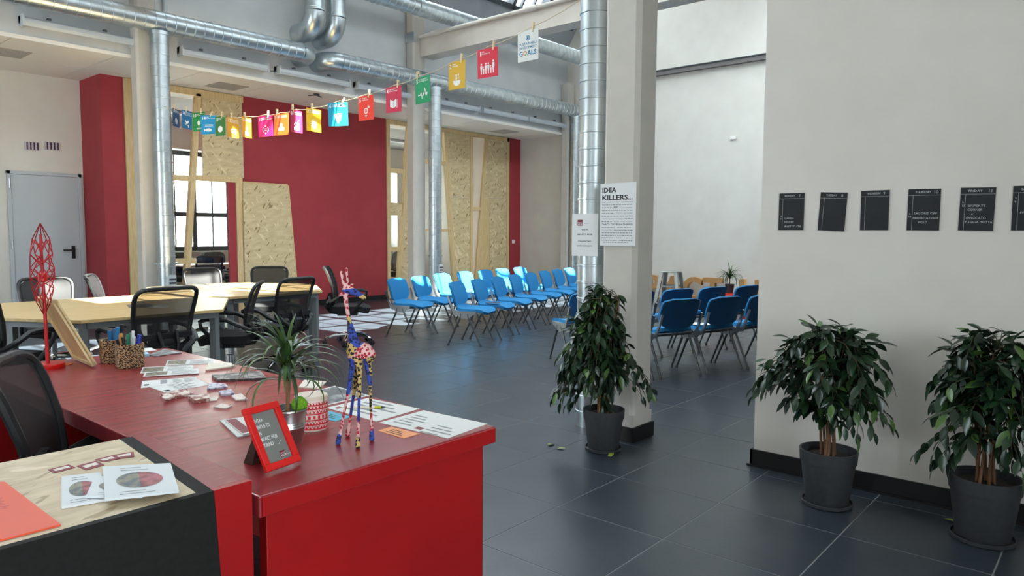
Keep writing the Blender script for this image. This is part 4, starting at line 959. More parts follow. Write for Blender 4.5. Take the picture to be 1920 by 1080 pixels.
slab(wa+Vector((0, 0, .012)), wa+eb+Vector((0, 0, .012)), 1, dn, 'rim', WOODE); slab(wb-eb+Vector((0, 0, .012)), wb+Vector((0, 0, .012)), 1, dn, 'rim', WOODE)

# pencil cups and pens
BASK = mat_cells('woven_seagrass', (52, 36, 30), (196, 158, 116), 150, .47, rough=.85, stretch=(1, 1, 1.6), bump=.7)
pens = {0: [((-.02, .01), (36, 110, 168)), ((.0, .015), (30, 96, 150)), ((.025, -.01), (40, 124, 180)), ((.03, .02), (30, 32, 40))],
        1: [((-.038, .0), (206, 150, 140)), ((-.028, -.012), (222, 150, 60)), ((-.036, -.03), (30, 30, 34)), ((-.012, -.028), (28, 28, 30)), ((-.012, .02), (40, 140, 120)), ((.004, .01), (36, 110, 80)), ((.018, .0), (226, 226, 226)), ((.03, -.02), (204, 206, 210)), ((.04, .01), (34, 50, 168))]}
pname = {(36, 110, 168): 'blue', (30, 96, 150): 'dark blue', (40, 124, 180): 'light blue', (30, 32, 40): 'black', (206, 150, 140): 'pink', (222, 150, 60): 'orange', (30, 30, 34): 'black', (28, 28, 30): 'thick black', (40, 140, 120): 'teal', (36, 110, 80): 'green', (226, 226, 226): 'white', (204, 206, 210): 'short grey', (34, 50, 168): 'royal blue'}
for k, (px, py) in enumerate(((204, 681), (234, 691))):
    q = P(px, py, 2, DZ); q.y += .03; q.x += .035
    t = thing('pencil_cup', ['hexagonal woven seagrass cup with blue pens, beside the wooden board', 'hexagonal woven seagrass cup with many coloured markers'][k], 'pencil cup', (q.x, q.y, DZ), group='woven pencil cups')
    Rr, Hc = .066, .108
    MB().lathe([(Rr*.96, 0), (Rr*1.01, .03), (Rr, Hc-.006), (Rr*.98, Hc), (Rr*.90, Hc), (Rr*.90, .012), (.001, .011)], 6, ph=.35).build('cup', BASK, t, bev=.004, smooth=False)
    MB().tube([(Rr*.96*math.cos(.35+a*PI/3), Rr*.96*math.sin(.35+a*PI/3), Hc) for a in range(6)], .005, 6, closed=True).build('woven_rim', BASK, t)
    for i, ((dx, dy), c) in enumerate(pens[k]):
        g = Vector((dx, dy, 0)); x = (rt*dx*1.0); x.z = 0; f2 = Vector((fw.x, fw.y, 0)).normalized(); base = Vector((q.x, q.y, DZ+.02))+x*.5+f2*dy*.5
        top = Vector((q.x, q.y, DZ+.150+.010*((i*5) % 4)-(.035 if c in ((30, 30, 34), (28, 28, 30), (204, 206, 210)) else 0)))+x*1.15+f2*dy
        pt = thing('marker_pen', '%s marker pen standing in the %s woven cup' % (pname[c], 'first' if k == 0 else 'front') if False else '%s marker pen in the woven cup %s' % (pname[c], 'beside the wooden board' if k == 0 else 'with many markers'), 'pen', tuple(base), group='marker pens in the woven cups', world=True)
        mm = mat('pen_%d_%d_%d' % c, c, .35); w = .010 if k == 0 or i in (4, 5, 8) else .0075
        MB().tube([base, base.lerp(top, .62)], w*.9, 8).build('barrel', SIGNW if i % 3 == 0 else mm, pt); MB().tube([base.lerp(top, .62), top], w, 8).build('cap', mm, pt)

# giraffe figurine: one continuous skin over a jointed skeleton, patched in three fabrics
gb = P(668, 828, 2, DZ); gd = (gb-EYE).dot(fw); gs = gd/FPX
G0 = Vector((gb.x, gb.y, DZ)); RR = Vector((rt.x, rt.y, 0)).normalized(); FF = Vector((fw.x, fw.y, 0)).normalized()
def gp(px, py, dep=0.): return RR*(px-668)*gs+FF*dep+Vector((0, 0, (828-py)*gs+.006))
def foot(px, py): w = P(px, py-2, 2, DZ+.008)-G0; return Vector((w.x, w.y, .008))
gi = thing('giraffe_figurine', 'tall patchwork fabric giraffe figurine standing on the red desk', 'figurine', tuple(G0))
seg = []   # (points, radii, material slot)
seg.append(([gp(667, 668), gp(673, 664), gp(683, 662), gp(692, 668)], [.019, .026, .030, .024], 1))
seg.append(([gp(669, 674), gp(665, 660), gp(664, 648)], [.024, .022, .017], 2))
seg.append(([gp(667, 646), gp(662, 624), gp(659, 610)], [.017, .011, .0075], 0))
seg.append(([gp(659, 612), gp(656, 594)], [.007, .006], 2))
seg.append(([gp(656, 596), gp(652, 570), gp(651, 556)], [.006, .0065, .008], 1))
seg.append(([gp(650, 548), gp(660, 547), gp(672, 553), gp(680, 557)], [.010, .0125, .010, .007], 0))
seg.append(([gp(679, 557), gp(686, 561)], [.0075, .006], 2))
seg.append(([gp(650, 543), gp(646, 528), gp(644, 514)], [.004, .004, .0045], 1))
seg.append(([gp(655, 541), gp(655, 524), gp(653, 507)], [.004, .0035, .0045], 1))
seg.append(([gp(649, 552), gp(643, 555), gp(639, 557)], [.004, .005, .003], 1))
seg.append(([gp(659, 541), gp(663, 537), gp(666, 535)], [.004, .004, .002], 1))
def gleg(hip, knee, ft, mats):
    a, b, c = hip, knee, ft; m1 = b.lerp(c, .5)
    seg.append(([a, a.lerp(b, .5), b], [.010, .0072, .006], mats[0])); seg.append(([b, m1], [.005, .0045], mats[1])); seg.append(([m1, b.lerp(c, .85)], [.0045, .005], mats[2])); 
    seg.append(([b.lerp(c, .82), c], [.0065, .0085], mats[3]))
gleg(gp(664, 682, -.005), gp(655, 740, -.01), foot(634, 831), (0, 1, 1, 0)); gleg(gp(669, 684, .012), gp(662, 745, .015), foot(652, 816), (2, 0, 1, 1))
gleg(gp(677, 685, -.012), gp(677, 745, -.02), foot(671, 838), (2, 0, 1, 2)); gleg(gp(689, 678, .0), gp(695, 724, .0), foot(697, 824), (0, 2, 1, 0))
seg.append(([gp(693, 672), gp(696, 690), gp(697, 704)], [.005, .004, .005], 2))
gm = MB()
for pts, rr, k in seg:
    gm.tube(pts, rr, 10)
    for p, r in zip(pts, rr): gm.ball(p, r, 10, 8)
tmp = gm.build('body', None, gi); rmd = tmp.modifiers.new('r', 'REMESH'); rmd.mode = 'VOXEL'; rmd.voxel_size = .0022
dg = bpy.context.evaluated_depsgraph_get(); gme = bpy.data.meshes.new_from_object(tmp.evaluated_get(dg)); tmp.modifiers.clear(); tmp.data = gme
for mm in (mat_cells('blue_spot_fabric', (52, 74, 164), (22, 26, 70), 95, .38), mat_cells('red_spot_fabric', (226, 180, 176), (178, 26, 48), 100, .46), mat_cells('black_gold_fabric', (200, 168, 104), (34, 26, 24), 105, .46)): gme.materials.append(mm)
flat = [(p0, p1, k) for pts, rr, k in seg for p0, p1 in zip(pts, pts[1:])]
for pl_ in gme.polygons:
    c = pl_.center; best = 9; bk = 0
    for p0, p1, k in flat:
        d = p1-p0; t = max(0, min(1, (c-p0).dot(d)/d.length_squared)); q = (p0+d*t-c).length_squared
        if q < best: best = q; bk = k
    pl_.material_index = bk; pl_.use_smooth = True

# ------------------------------------------------------------------ potted figs
def leafmesh(k):
    m = MB(); N = 6
    for i in range(N+1):
        f = i/N; w = .23*math.sin(PI*min(1, f*1.02))**.8*(1-.25*f)+(.004 if i in (0, N) else 0); z = -.16*f*f
        m.v += [(f, -w, z+.25*w), (f, 0, z), (f, w, z+.25*w)]
    for i in range(N):
        for j in range(2): q = i*3+j; m.f.append((q, q+3, q+4, q+1))
    me = m.mesh('leaf'); me.materials.append(LEAFM[k]); return me, m
LM = [leafmesh(k) for k in range(3)]
def ficus(loc, pr_, ph, crowns, seed, label, ntw, rot=0, stray=()):
    """crowns: list of (centre, radii, share) of the leafy mass relative to the pot"""
    r = random.Random(seed); t = thing('potted_fig', label, 'plant', loc, rot, 'potted weeping figs')
    p = MB().lathe([(pr_*.72, .015), (pr_*.74, .02), (pr_*.93, ph*.78), (pr_*.97, ph*.785), (pr_*1.0, ph), (pr_*.94, ph), (pr_*.92, ph-.04), (.001, ph-.041)], 36).build('pot', POT, t)
    MB().lathe([(pr_*.80, 0), (pr_*.86, .004), (pr_*.88, .02), (pr_*.85, .022), (pr_*.82, .010), (.001, .009)], 36).build('saucer', POT, t)
    so_ = MB(); n = 18
    so_.lathe([(pr_*.93, ph-.04), (pr_*.6, ph-.030), (pr_*.3, ph-.034), (.001, ph-.022)], n); so_.build('soil', SOIL, t)
    tops = []; zt = max(c[0][2]+c[1][2]*.4 for c in crowns)
    for k in range(7):
        a = 2*PI*k/7+r.uniform(-.3, .3); b0 = Vector((.035*math.cos(a), .035*math.sin(a), ph-.04)); pts = [b0]; z = ph-.04
        for i in range(1, 6):
            f = i/5; z = ph-.04+(zt-ph)*f; rad = .03+.01*math.sin(3*f+a)+.06*f*f
            pts.append(Vector((rad*math.cos(a+f*1.3), rad*math.sin(a+f*1.3), z)))
        MB().tube(pts, [.0075, .007, .006, .005, .004, .002], 7).build('trunk', BARK, t); tops.append(pts)
    tw = MB(); leaves = []
    tot = sum(c[2] for c in crowns)
    for cc, rad, share in crowns:
        for k in range(int(ntw*share/tot)):
            d = Vector((r.gauss(0, 1), r.gauss(0, 1), r.gauss(0, .8))).normalized(); q = r.uniform(.62, 1.03)
            tip = Vector((cc[0]+d.x*rad[0]*q, cc[1]+d.y*rad[1]*q, cc[2]+d.z*rad[2]*q))
            tr = tops[r.randrange(7)]; s0 = tr[r.randrange(2, 6)] if (tip.z > cc[2]-.1) else tr[r.randrange(1, 4)]
            mid = s0.lerp(tip, .5)+Vector((0, 0, .05+.05*r.random())); cur = [s0, s0.lerp(mid, .6)+Vector((0, 0, .015)), mid, mid.lerp(tip, .55)+Vector((0, 0, .012)), tip]
            tw.tube(cur, [.0028, .0025, .002, .0016, .001], 5)
            nl = r.randint(8, 11)
            for i in range(nl):
                f = .30+.70*i/(nl-1); x = f*4; j = min(3, int(x)); pos = cur[j].lerp(cur[j+1], x-j); dr_ = (cur[j+1]-cur[j]).normalized()
                sd = dr_.cross(Vector((0, 0, 1))).normalized()*(1 if i % 2 else -1)
                ld = (dr_*r.uniform(.3, .9)+sd*r.uniform(.4, 1.0)+Vector((0, 0, r.uniform(-.9, .25)))).normalized()
                if i == nl-1: ld = (dr_+Vector((0, 0, -.4))).normalized()
                leaves.append((pos, ld, r.uniform(.064, .100)*(1 if i < nl-1 else .9)))
    for pos, ld in stray: leaves.append((Vector(pos), Vector(ld).normalized(), .085))
    tw.build('branch', mat('twig', (74, 66, 44), .8), t)
    out = []
    ca, sa = math.cos(rot), math.sin(rot)
    for pos, ld, sc in leaves:
        z = Vector((0, 0, 1)); y = z.cross(ld)
        if y.length < .1: y = Vector((1, 0, 0)).cross(ld)
        y.normalize(); z = ld.cross(y)
        M = Matrix(((ld.x, y.x, z.x, 0), (ld.y, y.y, z.y, 0), (ld.z, y.z, z.z, 0), (0, 0, 0, 1))) @ Matrix.Rotation(r.uniform(-.7, .7), 4, 'X')
        M = Matrix.Translation(pos) @ M @ Matrix.Scale(sc, 4)
        x = r.random(); k = 0 if x < .5 else 1 if x < .93 else 2
        if loc[0]+pos.x*ca-pos.y*sa+.05 > 4.19 and loc[1] < 1.8: continue
        out.append(((EYE-Vector(loc)-pos).length, M, k))
    out.sort(key=lambda q: q[0]); lm_ = [MB(), MB(), MB()]
    for i, (d, M, k) in enumerate(out):
        if i < 300:
            o = bpy.data.objects.new('leaf', LM[k][0]); COL.objects.link(o); o.parent = t; o.matrix_local = M
        else:
            n = len(lm_[k].v); lm_[k].v += [tuple(M @ Vector(v)) for v in LM[k][1].v]; lm_[k].f += [tuple(n+j for j in f) for f in LM[k][1].f]
    for k in range(3):
        if lm_[k].v: tag(lm_[k].build('inner_leaves', LEAFM[k], t), kind='stuff')
    return t
ficus((3.88, 2.54, 0), .135, .27, [((-.03, .06, .78), (.17, .20, .21), 4), ((-.03, .08, .52), (.20, .24, .19), 5), ((-.06, .27, .33), (.10, .11, .09), .8), ((.05, -.25, .42), (.06, .09, .05), .35), ((-.06, -.02, .25), (.07, .07, .05), .3), ((0, .05, 1.0), (.06, .09, .07), .5)], 11, 'tall leafy weeping fig in a charcoal pot beside the poster column', 165)
ficus((3.86, 1.14, 0), .142, .29, [((-.05, .02, .66), (.25, .32, .21), 5), ((-.04, .02, .86), (.16, .24, .10), 2), ((-.06, -.16, .50), (.16, .18, .12), 1.6), ((-.05, .28, .56), (.10, .13, .10), .8)], 22, 'bushy weeping fig in a charcoal pot, nearer the poster column', 108)
ficus((3.88, .455, 0), .150, .30, [((-.03, .0, .84), (.2, .22, .18), 3.2), ((-.04, .02, .60), (.22, .26, .18), 3.6), ((-.06, .20, .36), (.08, .10, .06), .6), ((-.04, -.16, .42), (.12, .14, .12), 1.2)], 33, 'weeping fig in a charcoal pot under the later weekday blackboards', 98)
FLM = LM[2][1].mesh('fallen_leaf'); FLM.materials.append(mat('yellowing_leaf', (150, 168, 74), .5))
for k, (px, py, c) in enumerate([(1027, 837, 0), (1060, 844, 2), (1149, 851, 2), (1770, 977, 1)]):
    q = P(px, py, 2, 0); o = bpy.data.objects.new('fallen_leaf', FLM); COL.objects.link(o); o.location = (q.x, q.y, .012); o.scale = (.08, .08, .08); o.rotation_euler = (0, .1, k*1.7)
    tag(o, ['fallen pale leaf on the tiles, farthest from the poster column', 'fallen yellow-green leaf between two others on the tiles', 'fallen yellow-green leaf in front of the pot by the column', 'fallen leaf on the tiles beside the second wall-side pot'][k], 'leaf', 'fallen leaves on the floor')

# ------------------------------------------------------------------ blackboards on the wall
bds = [((1461, 364), (1508, 361), 'MONDAY', '7', [('h', .012, .075), ('14', .008, .06), ('GAMMA', .034, .062), ('MUSIC', .034, .040), ('INSTITUTE', .034, .016)]),
       ((1535, 361), (1585, 361), 'TUESDAY', '8', []), ((1615, 360), (1668, 358), 'WEDNESDAY', '9', []),
       ((1703, 354), (1764, 351), 'THURSDAY', '10', [('h', .008, .080), ('18', .004, .066), ('SALONE OFF', .030, .082), ('PRESENTAZIONE', .026, .058), ('WOLO', .050, .036)]),
       ((1800, 350), (1866, 348), 'FRIDAY', '11', [('h', .010, .135), ('15', .008, .118), ('EXPERTS', .034, .118), ('CORNER', .034, .098), ('↓', .055, .078), ('AVVOCATO', .030, .058), ('F. DAGA MOTTA', .028, .038)]),
       ((1900, 347), (1972, 345), 'SATURDAY', '12', [('h', .010, .150), ('9', .008, .132), ('EV', .032, .08)])]
tilt_ = [0, .05, -.005, .005, .02, 0]
for k, (a, b, day, num, ls) in enumerate(bds):
    y0, y1 = P(*a, 0, 4.21).y, P(*b, 0, 4.21).y; wd = y0-y1; H_ = .212
    t = thing('blackboard', 'small blackboard sheet headed %s on the white wall' % day.title(), 'blackboard', (4.218, y0, 1.425), -PI/2, 'weekday blackboards')
    t.rotation_euler = (0, tilt_[k], -PI/2)
    MB().box(0, wd, -.004, 0, 0, H_).build('sheet', CHALKB, t, smooth=False)
    m = MB(); rect(m, 0, wd, H_-.0325, H_-.0313, -.0045); rect(m, wd*.15, wd*.15+.0011, 0, H_-.0325, -.0045)
    text(m, day, wd*.22, H_-.021, .0145, -.0046, width=wd*.48 if len(day) > 7 else wd*.40, bold=.006); text(m, num, wd*.78, H_-.024, .021, -.0046)
    for s, x, z in ls:
        if s == '↓': stroke(m, [(x, z+.014), (x, z)], .0012, -.0046); stroke(m, [(x-.005, z+.005), (x, z), (x+.005, z+.005)], .0012, -.0046)
        else: text(m, s, x, z, .0145, -.0046, width=min(wd-x-.006, .0105*len(s)) if len(s) > 2 else None)
    m.build('chalk_writing', CHALK, t, smooth=False)

# ------------------------------------------------------------------ posters on the column
ya, yb = P(1125.5, 400, 0, 4.13).y, P(1192.5, 400, 0, 4.13).y
zt_, zb_ = P(1158, 343, 0, 4.13).z, P(1158, 461, 0, 4.13).z; pw, phh = ya-yb, zt_-zb_
po = thing('poster', 'white poster headed idea killers on the pale column', 'poster', (4.131, ya, zb_), -PI/2)
MB().box(0, pw, -.003, 0, 0, phh).build('sheet', SIGNW, po, smooth=False)
m = MB(); text(m, 'IDEA', pw*.05, phh*.855, phh*.105, -.0035, width=pw*.40, bold=.03); text(m, 'KILLERS...', pw*.05, phh*.735, phh*.105, -.0035, width=pw*.85, bold=.03)
text(m, 'NO!', pw*.38, phh*.60, phh*.042, -.0035, bold=.02, shear=.2); text(m, "THAT'S TOO BIG A CHANGE", pw*.06, phh*.335, phh*.03, -.0035, width=pw*.86, bold=.02)
m.build('lettering', INK, po, smooth=False)
m = MB(); rect(m, pw*.05, pw*.92, phh*.695, phh*.701, -.0034)
for s, x, z, w in (("It's not possible...", .55, .60, .38), ("There's no budget", .45, .515, .47), ("The management won't agree", .06, .425, .60), ("It's too difficult to master", .40, .38, .52), ('It is just fine', .05, .245, .30)):
    text(m, s, pw*x, phh*z, phh*.028, -.0035, width=pw*w)
rr2 = random.Random(2)
for z, segs in ((.65, ((.06, .92),)), (.605, ((.05, .34),)), (.56, ((.06, .92),)), (.515, ((.05, .40),)), (.47, ((.05, .92),)), (.425, ((.70, .92),)), (.38, ((.05, .34),)), (.29, ((.05, .42), (.5, .9))), (.245, ((.4, .92),)), (.20, ((.06, .9),)), (.16, ((.05, .45), (.5, .9))), (.12, ((.05, .62), (.68, .92))), (.08, ((.05, .5), (.55, .92))), (.05, ((.1, .8),))):
    for a, b in segs:
        x = a
        while x < b:
            w = rr2.uniform(.03, .08); rect(m, pw*x, pw*min(b, x+w), phh*z, phh*(z+.012), -.0034); x += w+.018
m.build('small_print', INKL, po, smooth=False)
wx = DX-DR-.012
ya, yb = P(1072.5, 440, 0, wx).y, P(1121, 440, 0, wx).y; zt_, zb_ = P(1097, 401, 0, wx).z, P(1097, 480, 0, wx).z; pw, phh = ya-yb, zt_-zb_
po = thing('notice', 'white wifi notice taped to the bright vertical duct', 'sign', (wx, ya, zb_), -PI/2)
MB().box(0, pw, -.001, .001, 0, phh).build('sheet', SIGNW, po, smooth=False)
m = MB(); rect(m, pw*.22, pw*.42, phh*.72, phh*.86, -.0014); m.build('logo', HUBR, po, smooth=False)
m = MB(); text(m, 'IMPACT', pw*.24, phh*.785, phh*.03, -.0018, width=pw*.16); text(m, 'HUB', pw*.24, phh*.735, phh*.05, -.0018, width=pw*.16, bold=.02); m.build('logo_lettering', SIGNW, po, smooth=False)
m = MB(); text(m, 'Torino', pw*.46, phh*.76, phh*.03, -.0014, width=pw*.2); m.build('logo_caption', INKL, po, smooth=False)
m = MB()
for s, z, w in (('WI-FI', .61, .25), ('IMPACT-HUB', .495, .58), ('PASSWORD', .335, .50), ('weloveimpact', .23, .60)): text(m, s, pw*(.5-w/2), phh*z, phh*.05, -.0014, width=pw*w, bold=.015)
m.build('lettering', INK, po, smooth=False)

# ------------------------------------------------------------------ goal cards on the line
CWD, CHT, SX = .20, .225, 4.30
pal = [(226, 226, 222), (222, 44, 66), (214, 168, 38), (20, 146, 92), (206, 40, 76), (244, 58, 36), (22, 160, 196), (250, 192, 20), (166, 34, 74), (248, 110, 34), (226, 32, 116), (240, 156, 32), (208, 154, 40), (58, 118, 60), (16, 140, 196), (26, 134, 66), (16, 98, 150), (28, 68, 108)]
goal = ['', 'NO\nPOVERTY', 'ZERO\nHUNGER', 'GOOD HEALTH\nAND WELL-BEING', 'QUALITY\nEDUCATION', 'GENDER\nEQUALITY', 'CLEAN WATER\nAND SANITATION', 'AFFORDABLE AND\nCLEAN ENERGY', 'DECENT WORK AND\nECONOMIC GROWTH', 'INDUSTRY, INNOVATION\nAND INFRASTRUCTURE', 'REDUCED\nINEQUALITIES', 'SUSTAINABLE CITIES\nAND COMMUNITIES', 'RESPONSIBLE\nCONSUMPTION\nAND PRODUCTION', 'CLIMATE\nACTION', 'LIFE\nBELOW WATER', 'LIFE\nON LAND', 'PEACE, JUSTICE\nAND STRONG\nINSTITUTIONS', 'PARTNERSHIPS\nFOR THE GOALS']
look = ['white goals title card', 'red card number one with a row of people', 'mustard card number two with a steaming bowl', 'green card number three with a heartbeat line', 'crimson card number four with an open book', 'orange-red card number five with a gender sign', 'turquoise card number six with a water cup', 'yellow card number seven with a sun', 'plum card number eight with a rising chart', 'orange card number nine with stacked cubes', 'magenta card number ten with arrows around an equal sign', 'amber card number eleven with buildings', 'ochre card number twelve with a loop', 'dark green card number thirteen with an eye globe', 'blue card number fourteen with a fish', 'green card number fifteen with a tree', 'blue card number sixteen with a dove', 'navy card number seventeen with linked rings']
cpx = [(990, 54), (914, 88), (857, 112), (792, 141), (738, 160), (686, 177), (633, 190), (588, 202), (555, 205), (527, 211), (497, 215), (462, 218), (437, 219), (413, 216), (391, 214), (372, 209), (350, 206), (330, 203)]
yaw = [-90, -84, -92, -94, -87, -85, -58, 11, 20, -75, -72, 30, 21, -85, -55, -70, 30, 43]
def icon(m, k, y):
    s = lambda *p: spoly(m, p, y)
    if k == 1:
        for x, h in ((-.062, .07), (-.04, .045), (-.018, .07), (.008, .07), (.032, .045), (.056, .085)):
            disc(m, x, -.183+h*.95, .0075*h/.07, y, 10); s((x-.0045, -.195), (x+.0045, -.195), (x+.005, -.175), (x+.0105*h/.07, -.18+h*.5), (x+.0095*h/.07, -.195+h*.95), (x-.0095*h/.07, -.195+h*.95), (x-.0105*h/.07, -.18+h*.5), (x-.005, -.175))
    if k == 2:
        m.poly([(.045*math.cos(a*PI/10+PI), y, -.155+.045*math.sin(a*PI/10+PI)) for a in range(11)])
        for x in (-.02, 0, .02): stroke(m, [(x-.004, -.148), (x+.003, -.135), (x-.003, -.12), (x+.004, -.105)], .006, y)
    if k == 3:
        stroke(m, [(-.06, -.155), (-.035, -.155), (-.02, -.135), (-.008, -.185), (.008, -.135), (.018, -.165), (.032, -.10), (.045, -.145)], .007, y); disc(m, .045, -.148, .010, y); disc(m, .058, -.148, .010, y); s((.036, -.152), (.0515, -.172), (.067, -.152))
    if k == 4: s((-.045, -.11), (-.005, -.125), (-.005, -.19), (-.045, -.175)); s((.035, -.11), (-.002, -.125), (-.002, -.19), (.035, -.175)); rect(m, .042, .048, -.19, -.115, y)
    if k == 5: ring(m, 0, -.14, .018, .027, y); rect(m, -.004, .004, -.20, -.166, y); rect(m, -.016, .016, -.188, -.180, y); stroke(m, [(.018, -.122), (.04, -.10)], .008, y); stroke(m, [(.022, -.1), (.042, -.098), (.042, -.118)], .007, y); rect(m, -.011, .011, -.138, -.134, y); rect(m, -.011, .011, -.147, -.143, y)
    if k == 6: s((-.04, -.105), (.04, -.105), (.026, -.175), (-.026, -.175)); s((-.012, -.182), (.012, -.182), (0, -.205))
    if k == 7:
        ring(m, 0, -.15, .018, .028, y); disc(m, 0, -.15, .010, y)
        for i in range(12): a = i*PI/6; stroke(m, [(.034*math.cos(a), -.15+.034*math.sin(a)), (.046*math.cos(a), -.15+.046*math.sin(a))], .007, y)
    if k == 8:
        for i in range(4): rect(m, -.045+i*.024, -.027+i*.024, -.20, -.17+i*.016, y)
        stroke(m, [(-.045, -.15), (-.02, -.125), (0, -.138), (.042, -.095)], .007, y)
    if k == 9:
        for x, z in ((0, -.12), (-.022, -.16), (.022, -.16)): s((x, z+.022), (x+.02, z+.011), (x+.02, z-.012), (x, z-.023), (x-.02, z-.012), (x-.02, z+.011))
    if k == 10:
        rect(m, -.016, .016, -.145, -.137, y); rect(m, -.016, .016, -.163, -.155, y); s((-.012, -.118), (.012, -.118), (0, -.098)); s((-.012, -.182), (.012, -.182), (0, -.202))
        ring(m, 0, -.15, .034, .042, y, -.8, .8, 8); ring(m, 0, -.15, .034, .042, y, PI-.8, PI+.8, 8)
    if k == 11: rect(m, -.045, -.02, -.2, -.155, y); rect(m, -.016, .01, -.2, -.115, y); rect(m, .014, .045, -.2, -.165, y); s((-.016, -.115), (.01, -.115), (-.003, -.095))
    if k == 12: ring(m, -.024, -.15, .014, .026, y); ring(m, .024, -.15, .014, .026, y)
    if k == 13: m.poly([(.048*math.cos(a*PI/8), y, -.15+.036*math.sin(a*PI/8)*(1 if a % 8 else 0)) for a in range(16)])
    if k == 14:
        m.poly([(-.008+.042*math.cos(a*PI/8), y, -.175+.019*math.sin(a*PI/8)) for a in range(16)]); s((-.042, -.175), (-.062, -.157), (-.062, -.193))
        for z in (-.115, -.130): stroke(m, [(-.05+i*.0125, z+(.004 if i % 2 else -.004)) for i in range(9)], .005, y)
    if k == 15: disc(m, 0, -.128, .021, y, rz=.03); rect(m, -.003, .003, -.185, -.15, y); rect(m, -.035, .035, -.192, -.187, y); rect(m, -.03, .03, -.202, -.197, y); stroke(m, [(.03, -.12), (.037, -.115), (.044, -.12)], .004, y); stroke(m, [(.03, -.14), (.037, -.135), (.044, -.14)], .004, y)
    if k == 16: s((-.035, -.11), (-.005, -.14), (.025, -.115), (.035, -.13), (.02, -.155), (-.02, -.165)); stroke(m, [(-.045, -.165), (-.02, -.17)], .006, y); rect(m, -.02, .04, -.180, -.174, y); rect(m, .02, .04, -.205, -.180, y)
    if k == 17:
        for i in range(5): a = i*2*PI/5+.3; ring(m, .018*math.cos(a), -.15+.018*math.sin(a), .016, .021, y, n=14)
line = []
ICW = mat('card_white_print', (236, 236, 234), .7)
for k, (px, py) in enumerate(cpx):
    q = P(px, py, 0, SX); line.append(Vector((SX, q.y, q.z)))
    w = math.radians(yaw[k])
    t = thing('goal_card', look[k]+', pegged to the line', 'card', (SX, q.y, q.z-.012), w, 'goal cards on the line')
    t.rotation_euler = (0, rnd.uniform(-.03, .03), w)
    MB().box(-CWD/2, CWD/2, -.0012, .0012, -CHT, 0).build('sheet', mat('card_%d' % k, pal[k], .6), t, smooth=False)
    m = MB(); m2 = MB()
    if k == 0:
        text(m, 'SUSTAINABLE', -.085, -.105, .026, -.0018, width=.17, bold=.01); text(m, 'DEVELOPMENT', -.085, -.133, .026, -.0018, width=.17, bold=.01)
        text(m, 'G', -.085, -.182, .048, -.0018, width=.034, bold=.03); text(m, 'ALS', -.005, -.182, .048, -.0018, width=.09, bold=.03)
        ring(m, 0, -.055, .014, .020, -.0018); disc(m, 0, -.055, .010, -.0018)
        m.build('lettering', mat('teal_print', (32, 120, 160), .6), t, smooth=False)
        for i in range(8): ring(m2 := MB(), -.028, -.166, .010, .018, -.0018, i*PI/4, i*PI/4+.7, 3); m2.build('colour_wheel', MATS.get('card_%d' % (1+2*i)) or mat('card_%d' % (1+2*i), pal[min(17, 1+2*i)], .6), t, smooth=False)
    else:
        nw = .03 if k < 10 else .042
        text(m, str(k), -.088, -.052, .05, -.0018, width=(.012 if k == 1 else .022 if k < 10 else .04), bold=.02)
        for i, s in enumerate(goal[k].split('\n')): text(m, s, -.088+nw+.004, -.028-.0155*i, .0145, -.0018, width=min(.135, .011*len(s)), bold=.015)
        m.build('lettering', ICW, t, smooth=False)
        icon(m2, k, -.0018); m2.build('pictogram', ICW, t, smooth=False)
    ox = [.25, .3, .28, -.32, .28, .2, .2, -.12, -.28, -.3, .2, -.2, -.15, .2, .1, .2, -.1, -.3][k]*CWD
    d = Vector((math.cos(w), math.sin(w), 0))
    pg = thing('clothes_peg', 'wooden clothes peg holding the '+' '.join(look[k].split()[:4 if k else 4]), 'clothes peg', (SX+d.x*ox, q.y+d.y*ox, q.z-.032), w, 'clothes pegs on the line')
    pg.rotation_euler = (0, .45 if k in (6, 14) else .05, w)
    MB().box(-.0055, .0055, -.011, -.0022, 0, .072).build('prong', PEG, pg, bev=.001, smooth=False); MB().box(-.0055, .0055, .0022, .011, 0, .072).build('prong', PEG, pg, bev=.001, smooth=False)
    MB().tube([(-.007, 0, .045), (.007, 0, .045)], .0045, 8).build('spring', STEEL, pg)
pts = [Vector((DX-.02, DY+.109, 3.06))]+line+[Vector((4.40, 9.915, 3.06))]
full = []
for a, b in zip(pts, pts[1:]):
    for i in range(3): full.append(a.lerp(b, i/3)-Vector((0, 0, .012 if i else 0)))
full.append(pts[-1])
tag(MB().tube(full, .0028, 6).build('garland_string', STRING), 'thin twine line from the duct to the far column, holding cards', 'string')

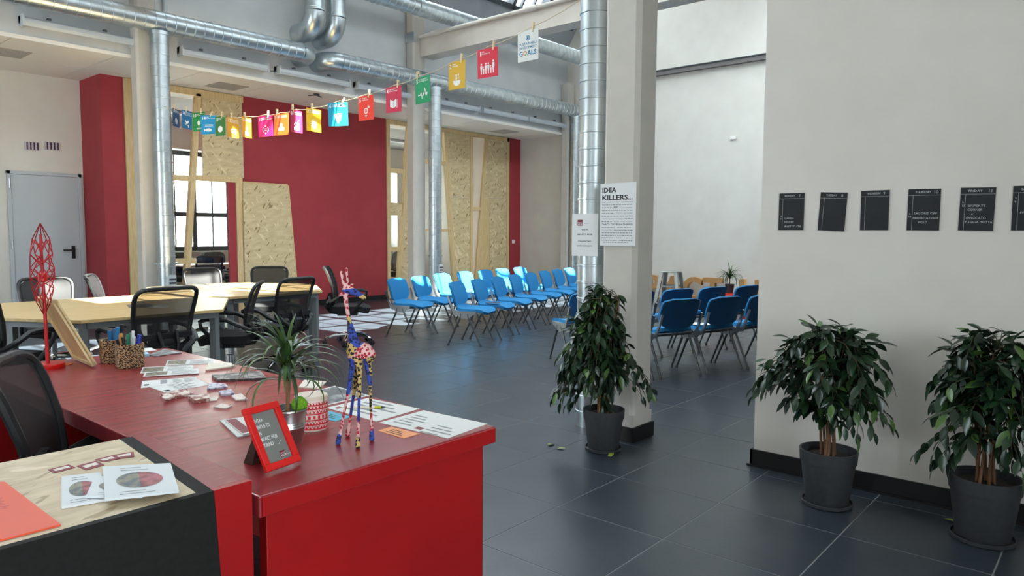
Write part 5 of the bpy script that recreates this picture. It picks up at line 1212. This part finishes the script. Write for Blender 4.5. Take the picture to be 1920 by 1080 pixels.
# ------------------------------------------------------------------ stage things by the end wall
def letter(ch, y, label, size=.66):
    c = bpy.data.curves.new('l', 'FONT'); c.body = ch; c.size = size; c.extrude = .05; c.align_x = 'CENTER'; c.offset = .022; c.resolution_u = 6
    o = bpy.data.objects.new('l', c); me = bpy.data.meshes.new_from_object(o); bpy.data.objects.remove(o)
    z0 = min(v.co.y for v in me.vertices); z1 = max(v.co.y for v in me.vertices); k = .50/(z1-z0); kx = k*.98
    for v in me.vertices: v.co = Vector((v.co.x*kx, -v.co.z, (v.co.y-z0)*k))
    me.flip_normals(); me.materials.append(CARDB)
    l = bpy.data.objects.new('cardboard_letter', me); COL.objects.link(l); l.location = (XE-.16, y, 0); l.rotation_euler = (0, 0, -PI/2)
    tag(l, label, 'letter', 'large cardboard letters at the end wall')
for ch, px in (('P', 1224), ('A', 1262), ('C', 1299), ('T', 1337), ('H', 1407)):
    letter(ch, P(px, 540, 0, XE-.16).y, 'large cardboard letter %s standing at the end wall' % ch)
q = P(1258, 560, 2, .47); sc = Vector((10.4, 0, 0)); q = P(1258, 508, 2, .76)
st_ = thing('metal_stool', 'tall galvanised metal stool with splayed legs', 'stool', (q.x, q.y, 0), .2)
GS = mat('stool_steel', (150, 150, 146), .35, .8)
MB().hexa([(-.15, -.15, .735), (.15, -.15, .735), (.15, .15, .735), (-.15, .15, .735)], [(-.14, -.14, .76), (.14, -.14, .76), (.14, .14, .76), (-.14, .14, .76)]).build('seat', GS, st_, bev=.008)
for a in (-1, 1):
    for b in (-1, 1): MB().hexa([(a*.23-.022, b*.23-.022, 0), (a*.23+.022, b*.23-.022, 0), (a*.23+.022, b*.23+.022, 0), (a*.23-.022, b*.23+.022, 0)], [(a*.125-.03, b*.125-.03, .734), (a*.125+.03, b*.125-.03, .734), (a*.125+.03, b*.125+.03, .734), (a*.125-.03, b*.125+.03, .734)]).build('leg', GS, st_)
for a in (-1, 1): MB().bar((a*.155, -.155, .50), (a*.155, .155, .50), .008, .03).build('brace', GS, st_); MB().bar((-.19, a*.19, .25), (.19, a*.19, .25), .02, .008).build('footrest', GS, st_)
q = P(1368, 549, 2, .45)
rbx = thing('side_table', 'low red side table under the small spiky plant', 'table', (q.x, q.y, 0))
MB().box(-.2, .2, -.2, .2, .42, .45).build('table_top', FRED, rbx, bev=.004)
for a in (-.17, .17):
    for b in (-.17, .17): MB().box(a-.02, a+.02, b-.02, b+.02, 0, .419).build('leg', FRED, rbx)
def darkpot(t):
    MB().lathe([(.055, 0), (.075, .14), (.078, .145), (.07, .145), (.068, .12), (.001, .12)], 20).build('pot', POT, t); MB().lathe([(.069, .12), (.001, .13)], 16).build('soil', SOIL, t); return .12
dracaena((q.x-.05, q.y-.02, .451), .30, 46, .30, 'small spiky plant on the low red side table by the end wall', darkpot, 9, sc=1., w0=.020)
